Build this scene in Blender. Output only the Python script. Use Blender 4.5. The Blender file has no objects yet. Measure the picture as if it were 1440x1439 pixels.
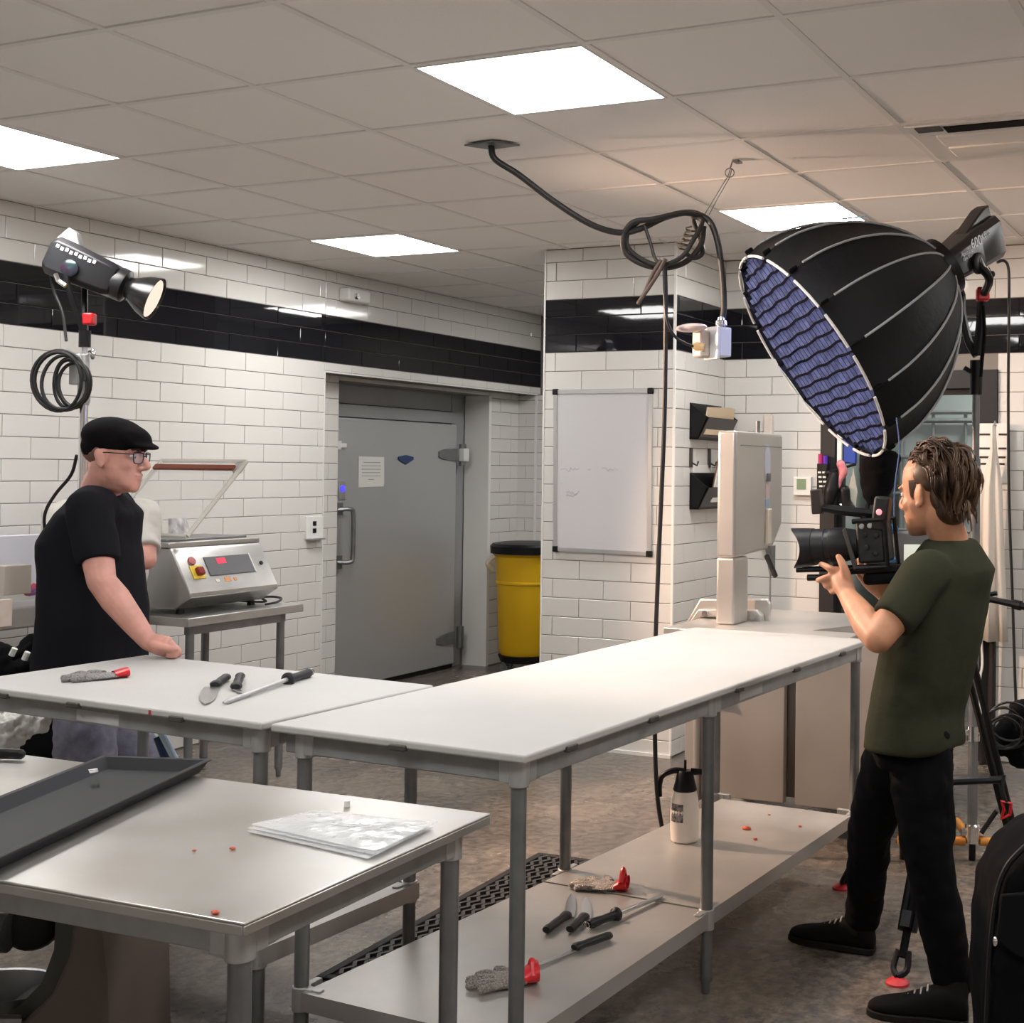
import bpy, bmesh, math, random
from mathutils import Vector, Matrix, Euler
from mathutils import noise as mnoise

random.seed(7)
scene = bpy.context.scene
COL = scene.collection
R = math.radians

# ------------------------------------------------------------------ camera
cam_d = bpy.data.cameras.new('camera')
cam = bpy.data.objects.new('camera', cam_d)
COL.objects.link(cam)
cam_d.sensor_width = 36.0
cam_d.lens = 46.9454
cam_d.shift_x = -0.17919
cam_d.shift_y = -0.05820
cam_d.clip_start = 0.05
cam.matrix_world = Matrix(((0.400739, -0.016430, -0.916045, 0.000000), (-0.916122, 0.005239, -0.400866, 0.000000), (0.011386, 0.999851, -0.012953, 1.565000), (0.000000, 0.000000, 0.000000, 1.000000)))
scene.camera = cam

# ------------------------------------------------------------------ world, exposure, big lights
world = bpy.data.worlds.new('world')
scene.world = world
world.use_nodes = True
world.node_tree.nodes['Background'].inputs[0].default_value = (0.6, 0.62, 0.65, 1)
world.node_tree.nodes['Background'].inputs[1].default_value = 0.25
scene.view_settings.view_transform = 'Standard'
scene.view_settings.look = 'None'
scene.view_settings.gamma = 1.0
scene.view_settings.use_curve_mapping = False
scene.view_settings.exposure = 0.12
PANEL_STRENGTH = 25.0        # ceiling light panels
SPOT_POWER = 480.0          # warm spotlight on the left stand
SPOT_COL = (1.0, 0.66, 0.46)

# ------------------------------------------------------------------ materials
MATS = {}
def mat(name, col=(0.8, 0.8, 0.8), rough=0.5, metal=0.0, var=0.0, vscale=8.0, bump=0.0, bscale=60.0,
        emit=None, estr=0.0, spec=0.5, trans=0.0, ior=1.45, stretch=None, col2=None, alpha=1.0,
        rvar=0.0, sheen=0.0, coat=0.0, sss=0.0):
    if name in MATS: return MATS[name]
    m = bpy.data.materials.new(name); m.use_nodes = True
    nt = m.node_tree; b = nt.nodes['Principled BSDF']
    b.inputs['Base Color'].default_value = (*col, 1)
    b.inputs['Roughness'].default_value = rough
    b.inputs['Metallic'].default_value = metal
    b.inputs['Specular IOR Level'].default_value = spec
    b.inputs['IOR'].default_value = ior
    b.inputs['Transmission Weight'].default_value = trans
    b.inputs['Alpha'].default_value = alpha
    b.inputs['Sheen Weight'].default_value = sheen
    b.inputs['Coat Weight'].default_value = coat
    if sss:
        b.inputs['Subsurface Weight'].default_value = sss
        b.inputs['Subsurface Radius'].default_value = (0.012, 0.005, 0.003)
    if emit:
        b.inputs['Emission Color'].default_value = (*emit, 1)
        b.inputs['Emission Strength'].default_value = estr
    tc = None
    def coords():
        nonlocal tc
        if tc is None:
            t = nt.nodes.new('ShaderNodeTexCoord')
            mp = nt.nodes.new('ShaderNodeMapping')
            nt.links.new(t.outputs['Object'], mp.inputs['Vector'])
            if stretch: mp.inputs['Scale'].default_value = stretch
            tc = mp.outputs['Vector']
        return tc
    if var or col2 or rvar:
        n = nt.nodes.new('ShaderNodeTexNoise')
        n.inputs['Scale'].default_value = vscale; n.inputs['Detail'].default_value = 5
        nt.links.new(coords(), n.inputs['Vector'])
        if var or col2:
            r = nt.nodes.new('ShaderNodeValToRGB')
            c2 = col2 if col2 else tuple(min(1, c * (1 + var)) for c in col)
            c1 = col if col2 else tuple(c * (1 - var) for c in col)
            r.color_ramp.elements[0].color = (*c1, 1); r.color_ramp.elements[1].color = (*c2, 1)
            r.color_ramp.elements[0].position = 0.32; r.color_ramp.elements[1].position = 0.68
            nt.links.new(n.outputs['Fac'], r.inputs['Fac'])
            nt.links.new(r.outputs['Color'], b.inputs['Base Color'])
        if rvar:
            mr = nt.nodes.new('ShaderNodeMapRange')
            mr.inputs[3].default_value = max(0.02, rough - rvar); mr.inputs[4].default_value = min(1, rough + rvar)
            nt.links.new(n.outputs['Fac'], mr.inputs[0]); nt.links.new(mr.outputs[0], b.inputs['Roughness'])
    if bump:
        n2 = nt.nodes.new('ShaderNodeTexNoise')
        n2.inputs['Scale'].default_value = bscale; n2.inputs['Detail'].default_value = 3
        nt.links.new(coords(), n2.inputs['Vector'])
        bp = nt.nodes.new('ShaderNodeBump'); bp.inputs['Strength'].default_value = bump
        bp.inputs['Distance'].default_value = 0.01
        nt.links.new(n2.outputs['Fac'], bp.inputs['Height']); nt.links.new(bp.outputs['Normal'], b.inputs['Normal'])
    MATS[name] = m
    return m

M_tile = mat('white_glazed_tile', (0.70, 0.685, 0.655), 0.08, bump=0.02, bscale=7)
M_tile_b = mat('black_glazed_tile', (0.010, 0.010, 0.013), 0.03, bump=0.012, bscale=7)
M_grout = mat('grey_grout', (0.22, 0.205, 0.185), 0.9)
M_ctile = mat('ceiling_tile_board', (0.88, 0.85, 0.82), 0.95, bump=0.15, bscale=220)
M_cgrid = mat('ceiling_grid_paint', (0.80, 0.775, 0.75), 0.6)
M_panel = mat('light_diffuser', (1, 1, 1), 0.5, emit=(1.0, 0.985, 0.965), estr=PANEL_STRENGTH)
M_wplain = mat('painted_wall', (0.86, 0.845, 0.82), 0.6)
M_trim = mat('white_metal_trim', (0.78, 0.77, 0.74), 0.35)
M_steel = mat('brushed_steel', (0.52, 0.515, 0.50), 0.36, 0.85, var=0.10, vscale=5, bump=0.02, bscale=120, rvar=0.08)
M_steel_d = mat('dull_steel_tube', (0.23, 0.235, 0.24), 0.34, 0.6, var=0.12, vscale=14, rvar=0.08)
M_galv = mat('dull_galvanized', (0.37, 0.375, 0.37), 0.42, 0.45, var=0.1, vscale=20)
M_alum = mat('cast_aluminium', (0.52, 0.525, 0.52), 0.36, 0.6)
M_chrome = mat('chrome', (0.8, 0.8, 0.8), 0.12, 1.0)
M_poly = mat('white_cutting_board', (0.50, 0.497, 0.475), 0.5, var=0.03, vscale=3, bump=0.05, bscale=90)
M_black = mat('black_plastic', (0.007, 0.007, 0.008), 0.42, spec=0.3)
M_blackm = mat('black_matte', (0.006, 0.006, 0.007), 0.8, spec=0.15)
M_rubber = mat('black_rubber', (0.016, 0.015, 0.015), 0.65, spec=0.3)
M_cloth_k = mat('black_fabric', (0.005, 0.005, 0.006), 0.9, bump=0.2, bscale=300, spec=0.1)
M_white = mat('white_plastic', (0.78, 0.78, 0.75), 0.4)
M_red = mat('red_plastic', (0.60, 0.015, 0.02), 0.35)
M_yellow = mat('yellow_plastic', (0.72, 0.42, 0.005), 0.45)
M_paper = mat('white_paper', (0.75, 0.74, 0.70), 0.8)
M_cord = mat('black_cord', (0.014, 0.013, 0.013), 0.5)

# ------------------------------------------------------------------ mesh helpers
def rotm(x=0, y=0, z=0): return Euler((R(x), R(y), R(z))).to_matrix()
def frame(d, up=(0, 0, 1)):
    """3x3 matrix whose z column is along d."""
    d = Vector(d).normalized(); u = Vector(up)
    if abs(d.dot(u)) > 0.98: u = Vector((1, 0, 0))
    x = u.cross(d).normalized(); y = d.cross(x)
    return Matrix((x, y, d)).transposed()

class MB:
    def __init__(s): s.v = []; s.f = []
    def add(s, vs, fs):
        k = len(s.v); s.v += [tuple(v) for v in vs]; s.f += [tuple(i + k for i in f) for f in fs]; return s
    def box(s, c, size, rot=None):
        c = Vector(c); h = Vector(size) / 2; vs = []
        for z in (-1, 1):
            for y in (-1, 1):
                for x in (-1, 1):
                    p = Vector((x * h.x, y * h.y, z * h.z))
                    if rot is not None: p = rot @ p
                    vs.append(c + p)
        return s.add(vs, [(0, 2, 3, 1), (4, 5, 7, 6), (0, 1, 5, 4), (2, 6, 7, 3), (0, 4, 6, 2), (1, 3, 7, 5)])
    def bx(s, a, b):
        return s.box([(p + q) / 2 for p, q in zip(a, b)], [abs(q - p) for p, q in zip(a, b)])
    def loft(s, rings, cap=True, closed=False):
        n = len(rings[0]); k0 = len(s.v); fs = []
        vs = [p for r in rings for p in r]; m = len(rings)
        for i in range(m if closed else m - 1):
            for j in range(n):
                a = i * n + j; b = i * n + (j + 1) % n; i2 = ((i + 1) % m) * n
                fs.append((a, b, i2 + (j + 1) % n, i2 + j))
        if cap and not closed:
            fs.append(tuple(reversed(range(n)))); fs.append(tuple(range((m - 1) * n, m * n)))
        return s.add(vs, fs)
    def tube(s, pts, r, n=8, sub=0, closed=False, cap=True):
        pts = [Vector(p) for p in pts]
        rr = list(r) if isinstance(r, (list, tuple)) else [r] * len(pts)
        if sub: pts, rr = smooth_path(pts, rr, sub, closed)
        m = len(pts); rings = []; x = None
        for i in range(m):
            if closed: d = pts[(i + 1) % m] - pts[i - 1]
            else: d = pts[min(i + 1, m - 1)] - pts[max(i - 1, 0)]
            if d.length < 1e-9: d = Vector((0, 0, 1))
            d.normalize()
            if x is None: x = frame(d).col[0].copy()
            x = x - d * x.dot(d)
            if x.length < 1e-6: x = frame(d).col[0].copy()
            x.normalize(); y = d.cross(x)
            rings.append([pts[i] + (x * math.cos(2 * math.pi * j / n) + y * math.sin(2 * math.pi * j / n)) * rr[i] for j in range(n)])
        return s.loft(rings, cap, closed)
    def cyl(s, p0, p1, r0, r1=None, n=16, cap=True):
        return s.tube([p0, p1], [r0, r0 if r1 is None else r1], n, cap=cap)
    def lathe(s, o, axis, prof, n=24, cap=True):
        """prof: list of (h, r) along axis from o"""
        o = Vector(o); F = frame(axis); rings = []
        for h, r in prof:
            rings.append([o + F @ Vector((r * math.cos(2 * math.pi * j / n), r * math.sin(2 * math.pi * j / n), h)) for j in range(n)])
        return s.loft(rings, cap)
    def ell(s, c, rad, rot=None, n=16, m=10):
        c = Vector(c); rings = []
        for i in range(m + 1):
            t = math.pi * i / m; t = min(max(t, 0.04), math.pi - 0.04)
            ring = []
            for j in range(n):
                a = 2 * math.pi * j / n
                p = Vector((rad[0] * math.sin(t) * math.cos(a), rad[1] * math.sin(t) * math.sin(a), -rad[2] * math.cos(t)))
                if rot is not None: p = rot @ p
                ring.append(c + p)
            rings.append(ring)
        return s.loft(rings)
    def prism(s, poly, vec):
        vec = Vector(vec); n = len(poly); a = [Vector(p) for p in poly]; b = [p + vec for p in a]
        fs = [tuple(reversed(range(n))), tuple(range(n, 2 * n))] + [(i, (i + 1) % n, n + (i + 1) % n, n + i) for i in range(n)]
        return s.add(a + b, fs)
    def limb(s, pts, rad, n=14, sub=4):
        """closed rounded tapering tube; rad may hold numbers or (side, depth) pairs"""
        pts = [Vector(p) for p in pts]
        P, Rr = smooth_path(pts, list(rad), sub, False)
        d0 = (P[0] - P[1]).normalized(); d1 = (P[-1] - P[-2]).normalized()
        pre = [(P[0] + d0 * Rr[0] * k, Rr[0] * q) for k, q in ((0.95, 0.25), (0.7, 0.7), (0.35, 0.93))]
        post = [(P[-1] + d1 * Rr[-1] * k, Rr[-1] * q) for k, q in ((0.35, 0.93), (0.7, 0.7), (0.95, 0.25))]
        al = pre + list(zip(P, Rr)) + post
        return s.tube([a for a, b in al], [b for a, b in al], n)

def smooth_path(pts, rr, sub, closed=False):
    m = len(pts); out = []; ro = []
    if m < 3 and not closed: 
        if m == 2:
            for t in range(sub + 1):
                u = t / sub; out.append(pts[0].lerp(pts[1], u)); ro.append(rr[0] * (1 - u) + rr[1] * u)
            return out, ro
        return pts, rr
    rng = range(m) if closed else range(m - 1)
    for i in rng:
        p0 = pts[i - 1] if (closed or i > 0) else pts[i] * 2 - pts[i + 1]
        p1 = pts[i]; p2 = pts[(i + 1) % m]
        p3 = pts[(i + 2) % m] if (closed or i + 2 < m) else pts[i + 1] * 2 - pts[i]
        for t in range(sub):
            u = t / sub
            out.append(0.5 * ((2 * p1) + (p2 - p0) * u + (2 * p0 - 5 * p1 + 4 * p2 - p3) * u * u + (3 * p1 - p0 - 3 * p2 + p3) * u ** 3))
            ro.append(rr[i] * (1 - u) + rr[(i + 1) % m] * u)
    if not closed: out.append(pts[-1].copy()); ro.append(rr[-1])
    return out, ro

ORG = {}
def org(o):
    while o is not None and o.parent is not None and o.name not in ORG: o = o.parent
    return ORG.get(o.name, Vector((0, 0, 0))) if o is not None else Vector((0, 0, 0))
def obj(name, mb, material, parent=None, smooth=35, bevel=0.0, label=None, bseg=2, kind=None):
    me = bpy.data.meshes.new(name)
    off = org(parent) if parent is not None else Vector((0, 0, 0))
    me.from_pydata([tuple(Vector(v) - off) for v in mb.v], [], mb.f)
    me.validate()
    bm = bmesh.new(); bm.from_mesh(me); bmesh.ops.recalc_face_normals(bm, faces=bm.faces)
    bm.to_mesh(me); bm.free()
    if smooth:
        me.polygons.foreach_set('use_smooth', [True] * len(me.polygons))
        if smooth < 180: me.set_sharp_from_angle(angle=R(smooth))
    me.materials.append(material)
    o = bpy.data.objects.new(name, me); COL.objects.link(o)
    if parent is not None: o.parent = parent
    if bevel:
        b = o.modifiers.new('bevel', 'BEVEL'); b.width = bevel; b.segments = bseg; b.limit_method = 'ANGLE'
        b.angle_limit = R(40); b.harden_normals = False
    if label: o['label'] = label
    if kind: o['kind'] = kind
    return o
def thing(name, label, cat, loc=(0, 0, 0), group=None, local=False, rz=0.0):
    o = bpy.data.objects.new(name, None); COL.objects.link(o)
    o.empty_display_size = 0.05
    o.location = loc; o.rotation_euler = (0, 0, rz)
    o['label'] = label; o['category'] = cat
    if group: o['group'] = group
    ORG[o.name] = Vector((0, 0, 0)) if local else Vector(loc)
    return o
def tag(o, label, cat, group=None):
    o['label'] = label; o['category'] = cat
    if group: o['group'] = group
    return o
def struct(name, mb, material, parent=None, **k):
    o = obj(name, mb, material, parent, **k)
    if parent is None: o['kind'] = 'structure'
    return o
def sroot(name):
    o = bpy.data.objects.new(name, None); COL.objects.link(o); o['kind'] = 'structure'; ORG[o.name] = Vector((0, 0, 0)); return o
def copy_tree(o, parent=None):
    c = o.copy(); COL.objects.link(c)
    if parent is not None: c.parent = parent
    for ch in list(o.children): copy_tree(ch, c)
    return c
def text_mesh(name, body, size, loc, rot, material, parent, extrude=0.0008, align='CENTER'):
    cu = bpy.data.curves.new(name, 'FONT'); cu.body = body; cu.size = size; cu.extrude = extrude
    cu.align_x = align; cu.align_y = 'CENTER'
    t = bpy.data.objects.new(name, cu); COL.objects.link(t)
    dg = bpy.context.evaluated_depsgraph_get(); dg.update()
    me = bpy.data.meshes.new_from_object(t.evaluated_get(dg))
    bpy.data.objects.remove(t)
    me.materials.clear(); me.materials.append(material)
    o = bpy.data.objects.new(name, me); COL.objects.link(o)
    o.parent = parent
    mw = Matrix.Translation(Vector(loc) - org(parent)) @ rot.to_4x4()
    o.matrix_local = mw
    return o

# ------------------------------------------------------------------ room shell
CEIL = 2.80
YL = 5.524          # left tiled wall
XP = 6.594          # front of the tiled pillar
XB = 7.30           # tiled back wall with the doorway
ROW = 0.1062; B0 = 2.214; B1 = 2.513      # black band

# floor: worn sealed concrete, damp in places
def floor_mat():
    m = bpy.data.materials.new('worn_sealed_concrete'); m.use_nodes = True
    nt = m.node_tree; b = nt.nodes['Principled BSDF']; L = nt.links.new
    tc = nt.nodes.new('ShaderNodeTexCoord')
    n1 = nt.nodes.new('ShaderNodeTexNoise'); n1.inputs['Scale'].default_value = 1.1; n1.inputs['Detail'].default_value = 7; n1.inputs['Roughness'].default_value = 0.62
    n2 = nt.nodes.new('ShaderNodeTexNoise'); n2.inputs['Scale'].default_value = 24; n2.inputs['Detail'].default_value = 8; n2.inputs['Roughness'].default_value = 0.7
    for n in (n1, n2): L(tc.outputs['Object'], n.inputs['Vector'])
    r1 = nt.nodes.new('ShaderNodeValToRGB')
    r1.color_ramp.elements[0].position = 0.36; r1.color_ramp.elements[0].color = (0.135, 0.115, 0.100, 1)
    r1.color_ramp.elements[1].position = 0.66; r1.color_ramp.elements[1].color = (0.285, 0.238, 0.192, 1)
    r2 = nt.nodes.new('ShaderNodeValToRGB')
    r2.color_ramp.elements[0].position = 0.40; r2.color_ramp.elements[0].color = (0.52, 0.53, 0.55, 1)
    r2.color_ramp.elements[1].position = 0.72; r2.color_ramp.elements[1].color = (1.38, 1.36, 1.33, 1)
    mx = nt.nodes.new('ShaderNodeMix'); mx.data_type = 'RGBA'; mx.blend_type = 'MULTIPLY'; mx.inputs[0].default_value = 1.0
    L(n1.outputs['Fac'], r1.inputs['Fac']); L(n2.outputs['Fac'], r2.inputs['Fac'])
    L(r1.outputs['Color'], mx.inputs[6]); L(r2.outputs['Color'], mx.inputs[7]); L(mx.outputs[2], b.inputs['Base Color'])
    mr = nt.nodes.new('ShaderNodeMapRange'); mr.inputs[1].default_value = 0.3; mr.inputs[2].default_value = 0.7
    mr.inputs[3].default_value = 0.10; mr.inputs[4].default_value = 0.42
    L(n1.outputs['Fac'], mr.inputs[0]); L(mr.outputs[0], b.inputs['Roughness'])
    bp = nt.nodes.new('ShaderNodeBump'); bp.inputs['Strength'].default_value = 0.35; bp.inputs['Distance'].default_value = 0.01
    L(n2.outputs['Fac'], bp.inputs['Height']); L(bp.outputs['Normal'], b.inputs['Normal'])
    return m
M_floor = floor_mat()
struct('floor', MB().bx((-1.6, -3.6, -0.1), (10.6, 6.2, 0)), M_floor, smooth=0)
ceiling = struct('ceiling', MB().bx((-1.6, -3.6, 2.813), (10.6, 6.2, 2.95)), M_ctile, smooth=0)

# --- ceiling grid, tiles, lights
GX0, GY0, GP, GQ = 3.402, 1.2515, 0.6085, 0.6075
def gx(i): return GX0 + GP * i
def gy(j): return GY0 + GQ * j
lights_ij = [(0, 1), (0, 5), (4, 1), (4, 5), (-4, 1), (-4, 5), (0, -3), (4, -3), (-4, -3), (8, 4)]
bar_m = {}
def grid_bar(a, b):
    o = obj('grid_bar', MB().bx(a, b), M_cgrid, ceiling, smooth=0); return o
for i in range(-8, 12):
    grid_bar((gx(i) - 0.012, -3.5, 2.797), (gx(i) + 0.012, YL, 2.803))
for j in range(-7, 8):
    y = gy(j)
    if y < YL: grid_bar((-1.5, y - 0.012, 2.7975), (10.0, y + 0.012, 2.8035))
ct_me = None
for i in range(-3, 10):
    for j in range(-4, 7):
        if (i, j) in lights_ij: continue
        y1 = min(gy(j + 1), YL - 0.002)
        if ct_me is None:
            o = obj('ceiling_tile', MB().box((0, 0, 0.006), (GP - 0.012, GQ - 0.012, 0.008)), M_ctile, ceiling, smooth=0)
            ct_me = o.data
        else:
            o = bpy.data.objects.new('ceiling_tile', ct_me); COL.objects.link(o); o.parent = ceiling
        o.location = ((gx(i) + gx(i + 1)) / 2, (gy(j) + gy(j + 1)) / 2, 2.8 + random.uniform(-0.001, 0.001))
where = {(0, 1): 'square white ceiling light panel, the largest one, above the front of the white tables',
         (0, 5): 'square white ceiling light panel at the left edge above the lamp stand',
         (4, 1): 'square white ceiling light panel just above the big black softbox',
         (4, 5): 'square white ceiling light panel near the cold room door wall',
         (-4, 1): 'square white ceiling light panel straight above the camera, out of view', (-4, 5): 'square white ceiling light panel behind the camera near the left wall, out of view',
         (0, -3): 'square white ceiling light panel right of the softbox stand, out of view', (4, -3): 'square white ceiling light panel at the back right, out of view',
         (8, 4): 'square white ceiling light panel in the passage behind the tiled pillar, out of view',
         (-4, -3): 'square white ceiling light panel behind the camera on the right, out of view'}
for (i, j) in lights_ij:
    cx, cy = (gx(i) + gx(i + 1)) / 2, (gy(j) + gy(j + 1)) / 2
    t = thing('ceiling_light', where[(i, j)], 'ceiling light', (cx, cy, 2.80), group='ceiling light panels')
    s = 0.287
    obj('diffuser', MB().bx((cx - s, cy - s, 2.7965), (cx + s, cy + s, 2.803)), M_panel, t, smooth=0)
    fr = MB()
    for a, b in (((-.295, -.295), (.295, -.287)), ((-.295, .287), (.295, .295)), ((-.295, -.287), (-.287, .287)), ((.287, -.287), (.295, .287))):
        fr.bx((cx + a[0], cy + a[1], 2.795), (cx + b[0], cy + b[1], 2.806))
    obj('frame', fr, M_trim, t, smooth=0)

# --- tiled walls
tile_cache = {}
def tile_mb(w, h, off=(0, 0, 0), t=0.007, c=0.0022):
    x, z = w / 2, h / 2
    vs = [(-x, 0, -z), (x, 0, -z), (x, 0, z), (-x, 0, z), (-x, -t + c, -z), (x, -t + c, -z), (x, -t + c, z), (-x, -t + c, z),
          (-x + c, -t, -z + c), (x - c, -t, -z + c), (x - c, -t, z - c), (-x + c, -t, z - c)]
    fs = [(0, 1, 5, 4), (1, 2, 6, 5), (2, 3, 7, 6), (3, 0, 4, 7), (4, 5, 9, 8), (5, 6, 10, 9), (6, 7, 11, 10), (7, 4, 8, 11), (8, 9, 10, 11)]
    return [Vector(v) + Vector(off) for v in vs], fs
def tile_run(parent, place, rz, u0, u1, z0, z1, phase_a, phase_b, kphase, holes=(), stuff=False):
    """lay the running bond between u0..u1, z0..z1; place(u) gives the x,y of the wall face"""
    rows = []
    z = B0; k = 0
    while z > 0.01:
        rows.append((max(z - ROW, 0.004), z, phase_a if k % 2 == 0 else phase_b, 0.322, M_tile)); z -= ROW; k += 1
    z = B1; k = 0
    while z < CEIL - 0.02:
        rows.append((z, min(z + ROW, CEIL - 0.002), phase_b if k % 2 == 0 else phase_a, 0.322, M_tile)); z += ROW; k += 1
    h = (B1 - B0) / 3
    for k in range(3): rows.append((B1 - (k + 1) * h, B1 - k * h, kphase + (0.2 if k % 2 else 0), 0.402, M_tile_b))
    bulk = {}
    for a, b, ph, pitch, m in rows:
        a2, b2 = max(a, z0), min(b, z1)
        if b2 - a2 < 0.012: continue
        i = math.floor((u0 - ph) / pitch)
        while ph + i * pitch < u1:
            p, q = max(ph + i * pitch, u0), min(ph + (i + 1) * pitch, u1); i += 1
            if q - p < 0.012: continue
            segs = [(p, q)]
            for hu0, hu1, hz0, hz1 in holes:
                if b2 > hz0 + 0.01 and a2 < hz1 - 0.01:
                    ns = []
                    for sp, sq in segs:
                        if sq <= hu0 or sp >= hu1: ns.append((sp, sq)); continue
                        if sp < hu0 - 0.012: ns.append((sp, hu0))
                        if sq > hu1 + 0.012: ns.append((hu1, sq))
                    segs = ns
            for sp, sq in segs:
                w, hh = sq - sp - 0.0035, b2 - a2 - 0.0035
                key = (round(w, 3), round(hh, 3), m.name)
                uc, zc = (sp + sq) / 2, (a2 + b2) / 2
                if stuff:
                    mb = bulk.setdefault(m.name, (MB(), m))[0]
                    x, y = place(uc)
                    vs, fs = tile_mb(w, hh); Rz = rotm(z=math.degrees(rz))
                    mb.add([Vector((x, y, zc)) + Rz @ v for v in vs], fs)
                    continue
                if key not in tile_cache:
                    vs, fs = tile_mb(key[0], key[1])
                    me = bpy.data.meshes.new('tile'); me.from_pydata([tuple(v) for v in vs], [], fs); me.materials.append(m)
                    tile_cache[key] = me
                o = bpy.data.objects.new('tile', tile_cache[key]); COL.objects.link(o); o.parent = parent
                x, y = place(uc); o.location = (x, y, zc)
                o.rotation_euler = (random.gauss(0, 0.0022), 0, rz + random.gauss(0, 0.0022))
    for nme, (mb, m) in bulk.items():
        obj('tile_field', mb, m, parent, smooth=0, kind='stuff')

# left wall: full-height part, header over the cold-room recess
wl = MB().bx((-1.5, YL, 0), (6.765, 5.70, CEIL + 0.01)).bx((6.765, YL, 2.155), (9.62, 5.70, CEIL + 0.01))
wall_left = struct('wall_left', wl, M_grout, smooth=0)
pl = lambda u: (u, YL)
tile_run(wall_left, pl, 0, 4.1, 6.765, 0, CEIL, 5.742, 5.58, 5.526)
tile_run(wall_left, pl, 0, 6.765, 9.45, 2.16, CEIL, 5.742, 5.58, 5.526)
tile_run(wall_left, pl, 0, 2.4, 4.1, 0, CEIL, 5.742, 5.58, 5.526, stuff=True)
struct('trim_1', MB().bx((6.768, YL - 0.009, 2.150), (9.45, YL + 0.01, 2.160)), M_trim, smooth=0)
struct('trim_2', MB().bx((6.762, YL - 0.010, 0), (6.770, YL + 0.06, 2.155)), M_trim, smooth=0)
# recess: second tiled wall with the cold-room door
wr = MB().bx((6.765, 5.70, 0), (7.13, 5.92, 2.30)).bx((8.97, 5.70, 0), (9.62, 5.92, 2.30)).bx((7.13, 5.70, 2.125), (8.97, 5.92, 2.30))
wall_recess = struct('wall_recess', wr, M_grout, smooth=0)
pr = lambda u: (u, 5.70)
tile_run(wall_recess, pr, 0, 6.765, 7.13, 0, 2.155, 5.742, 5.58, 5.5)
tile_run(wall_recess, pr, 0, 8.985, 9.40, 0, 2.155, 5.742, 5.58, 5.5)
tile_run(wall_recess, pr, 0, 7.13, 8.985, 2.125, 2.155, 5.742, 5.58, 5.5)
struct('trim_3', MB().bx((8.955, 5.692, 0), (8.99, 5.915, 2.125)), M_trim, smooth=0)
wall_far = struct('wall_far', MB().bx((9.40, 2.6, 0), (9.62, 5.70, 2.155)).bx((9.45, 2.6, 2.155), (9.62, YL, CEIL + 0.01)), M_grout, smooth=0)
tile_run(wall_far, lambda u: (9.40, -u), -math.pi / 2, -5.70, -4.9, 0, 2.15, -5.62, -5.46, -5.3)
struct('trim_4', MB().bx((9.389, 5.515, 0), (9.40, 5.535, 2.155)), M_trim, smooth=0)

# cold-room door and its steel frame
M_cdoor = mat('brushed_door_steel', (0.52, 0.525, 0.535), 0.36, 0.5, var=0.02, vscale=1.5)
M_cframe = mat('grey_steel_frame', (0.36, 0.36, 0.365), 0.45, 0.25, var=0.05, vscale=4)
wall_cold = struct('wall_coldroom', MB().bx((6.9, 6.0, 0), (9.3, 6.1, 2.3)), M_wplain, smooth=0)
fr = MB().bx((8.785, 5.925, 0), (8.97, 5.985, 2.125)).bx((7.13, 5.925, 0), (7.28, 5.985, 2.125))
door = struct('door_1', MB().bx((7.28, 5.93, 1.995), (8.80, 5.99, 2.125)), M_cframe, smooth=0)
obj('door_frame', fr, M_cframe, door, smooth=0)
obj('head_rail', MB().bx((7.28, 5.905, 1.90), (8.80, 5.985, 1.988)), M_cframe, door, bevel=0.003)
obj('door_leaf', MB().bx((7.30, 5.87, 0.035), (8.775, 5.97, 1.892)), M_cdoor, door, bevel=0.006)
obj('bottom_seal', MB().bx((7.30, 5.885, 0.003), (8.775, 5.96, 0.034)), M_rubber, door, smooth=0)
for z in (1.655, 0.235):
    hg = MB().prism([(8.53, 5.858, z - 0.022), (8.53, 5.858, z + 0.022), (8.60, 5.858, z + 0.04), (8.775, 5.858, z + 0.05), (8.775, 5.858, z - 0.05), (8.60, 5.858, z - 0.04)], (0, 0.012, 0))
    hg.cyl((8.83, 5.85, z - 0.085), (8.83, 5.85, z + 0.085), 0.028)
    h = obj('hinge', hg, M_steel_d, door, bevel=0.002)
    if z > 1: obj('hinge_cover', MB().bx((8.795, 5.812, z - 0.05), (8.865, 5.86, z + 0.05)), M_white, h, bevel=0.004)
hd = MB().tube([(7.335, 5.868, 1.26), (7.40, 5.80, 1.265), (7.42, 5.79, 1.22), (7.42, 5.79, 0.95), (7.40, 5.80, 0.905), (7.335, 5.868, 0.905)], 0.016, 10, sub=4)
hd.bx((7.32, 5.85, 1.225), (7.385, 5.87, 1.31)).bx((7.32, 5.85, 0.86), (7.385, 5.87, 0.95))
obj('door_handle', hd, M_steel_d, door)
obj('door_catch', MB().bx((7.30, 5.845, 1.67), (7.355, 5.87, 1.73)).bx((7.355, 5.853, 1.685), (7.42, 5.87, 1.715)), M_white, door, bevel=0.003)
bt = obj('button_plate', MB().bx((7.355, 5.86, 1.33), (7.42, 5.87, 1.46)), M_steel, door, bevel=0.002)
obj('indicator_light', MB().lathe((7.39, 5.862, 1.405), (0, -1, 0), [(0, 0.024), (0.008, 0.022), (0.012, 0.012)], 14), mat('blue_indicator', (0.03, 0.03, 0.6), 0.3, emit=(0.06, 0.05, 1.0), estr=1.6), bt)
pg = MB().prism([(7.567, 5.866, 1.628), (7.852, 5.866, 1.626), (7.858, 5.866, 1.44), (7.852, 5.866, 1.418), (7.57, 5.866, 1.412)], (0, 0.002, 0))
ntc = obj('door_notice', pg, M_paper, None, smooth=0); tag(ntc, 'white paper notice taped to the grey cold room door', 'notice')
M_print = mat('grey_print', (0.30, 0.30, 0.31), 0.8)
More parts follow.
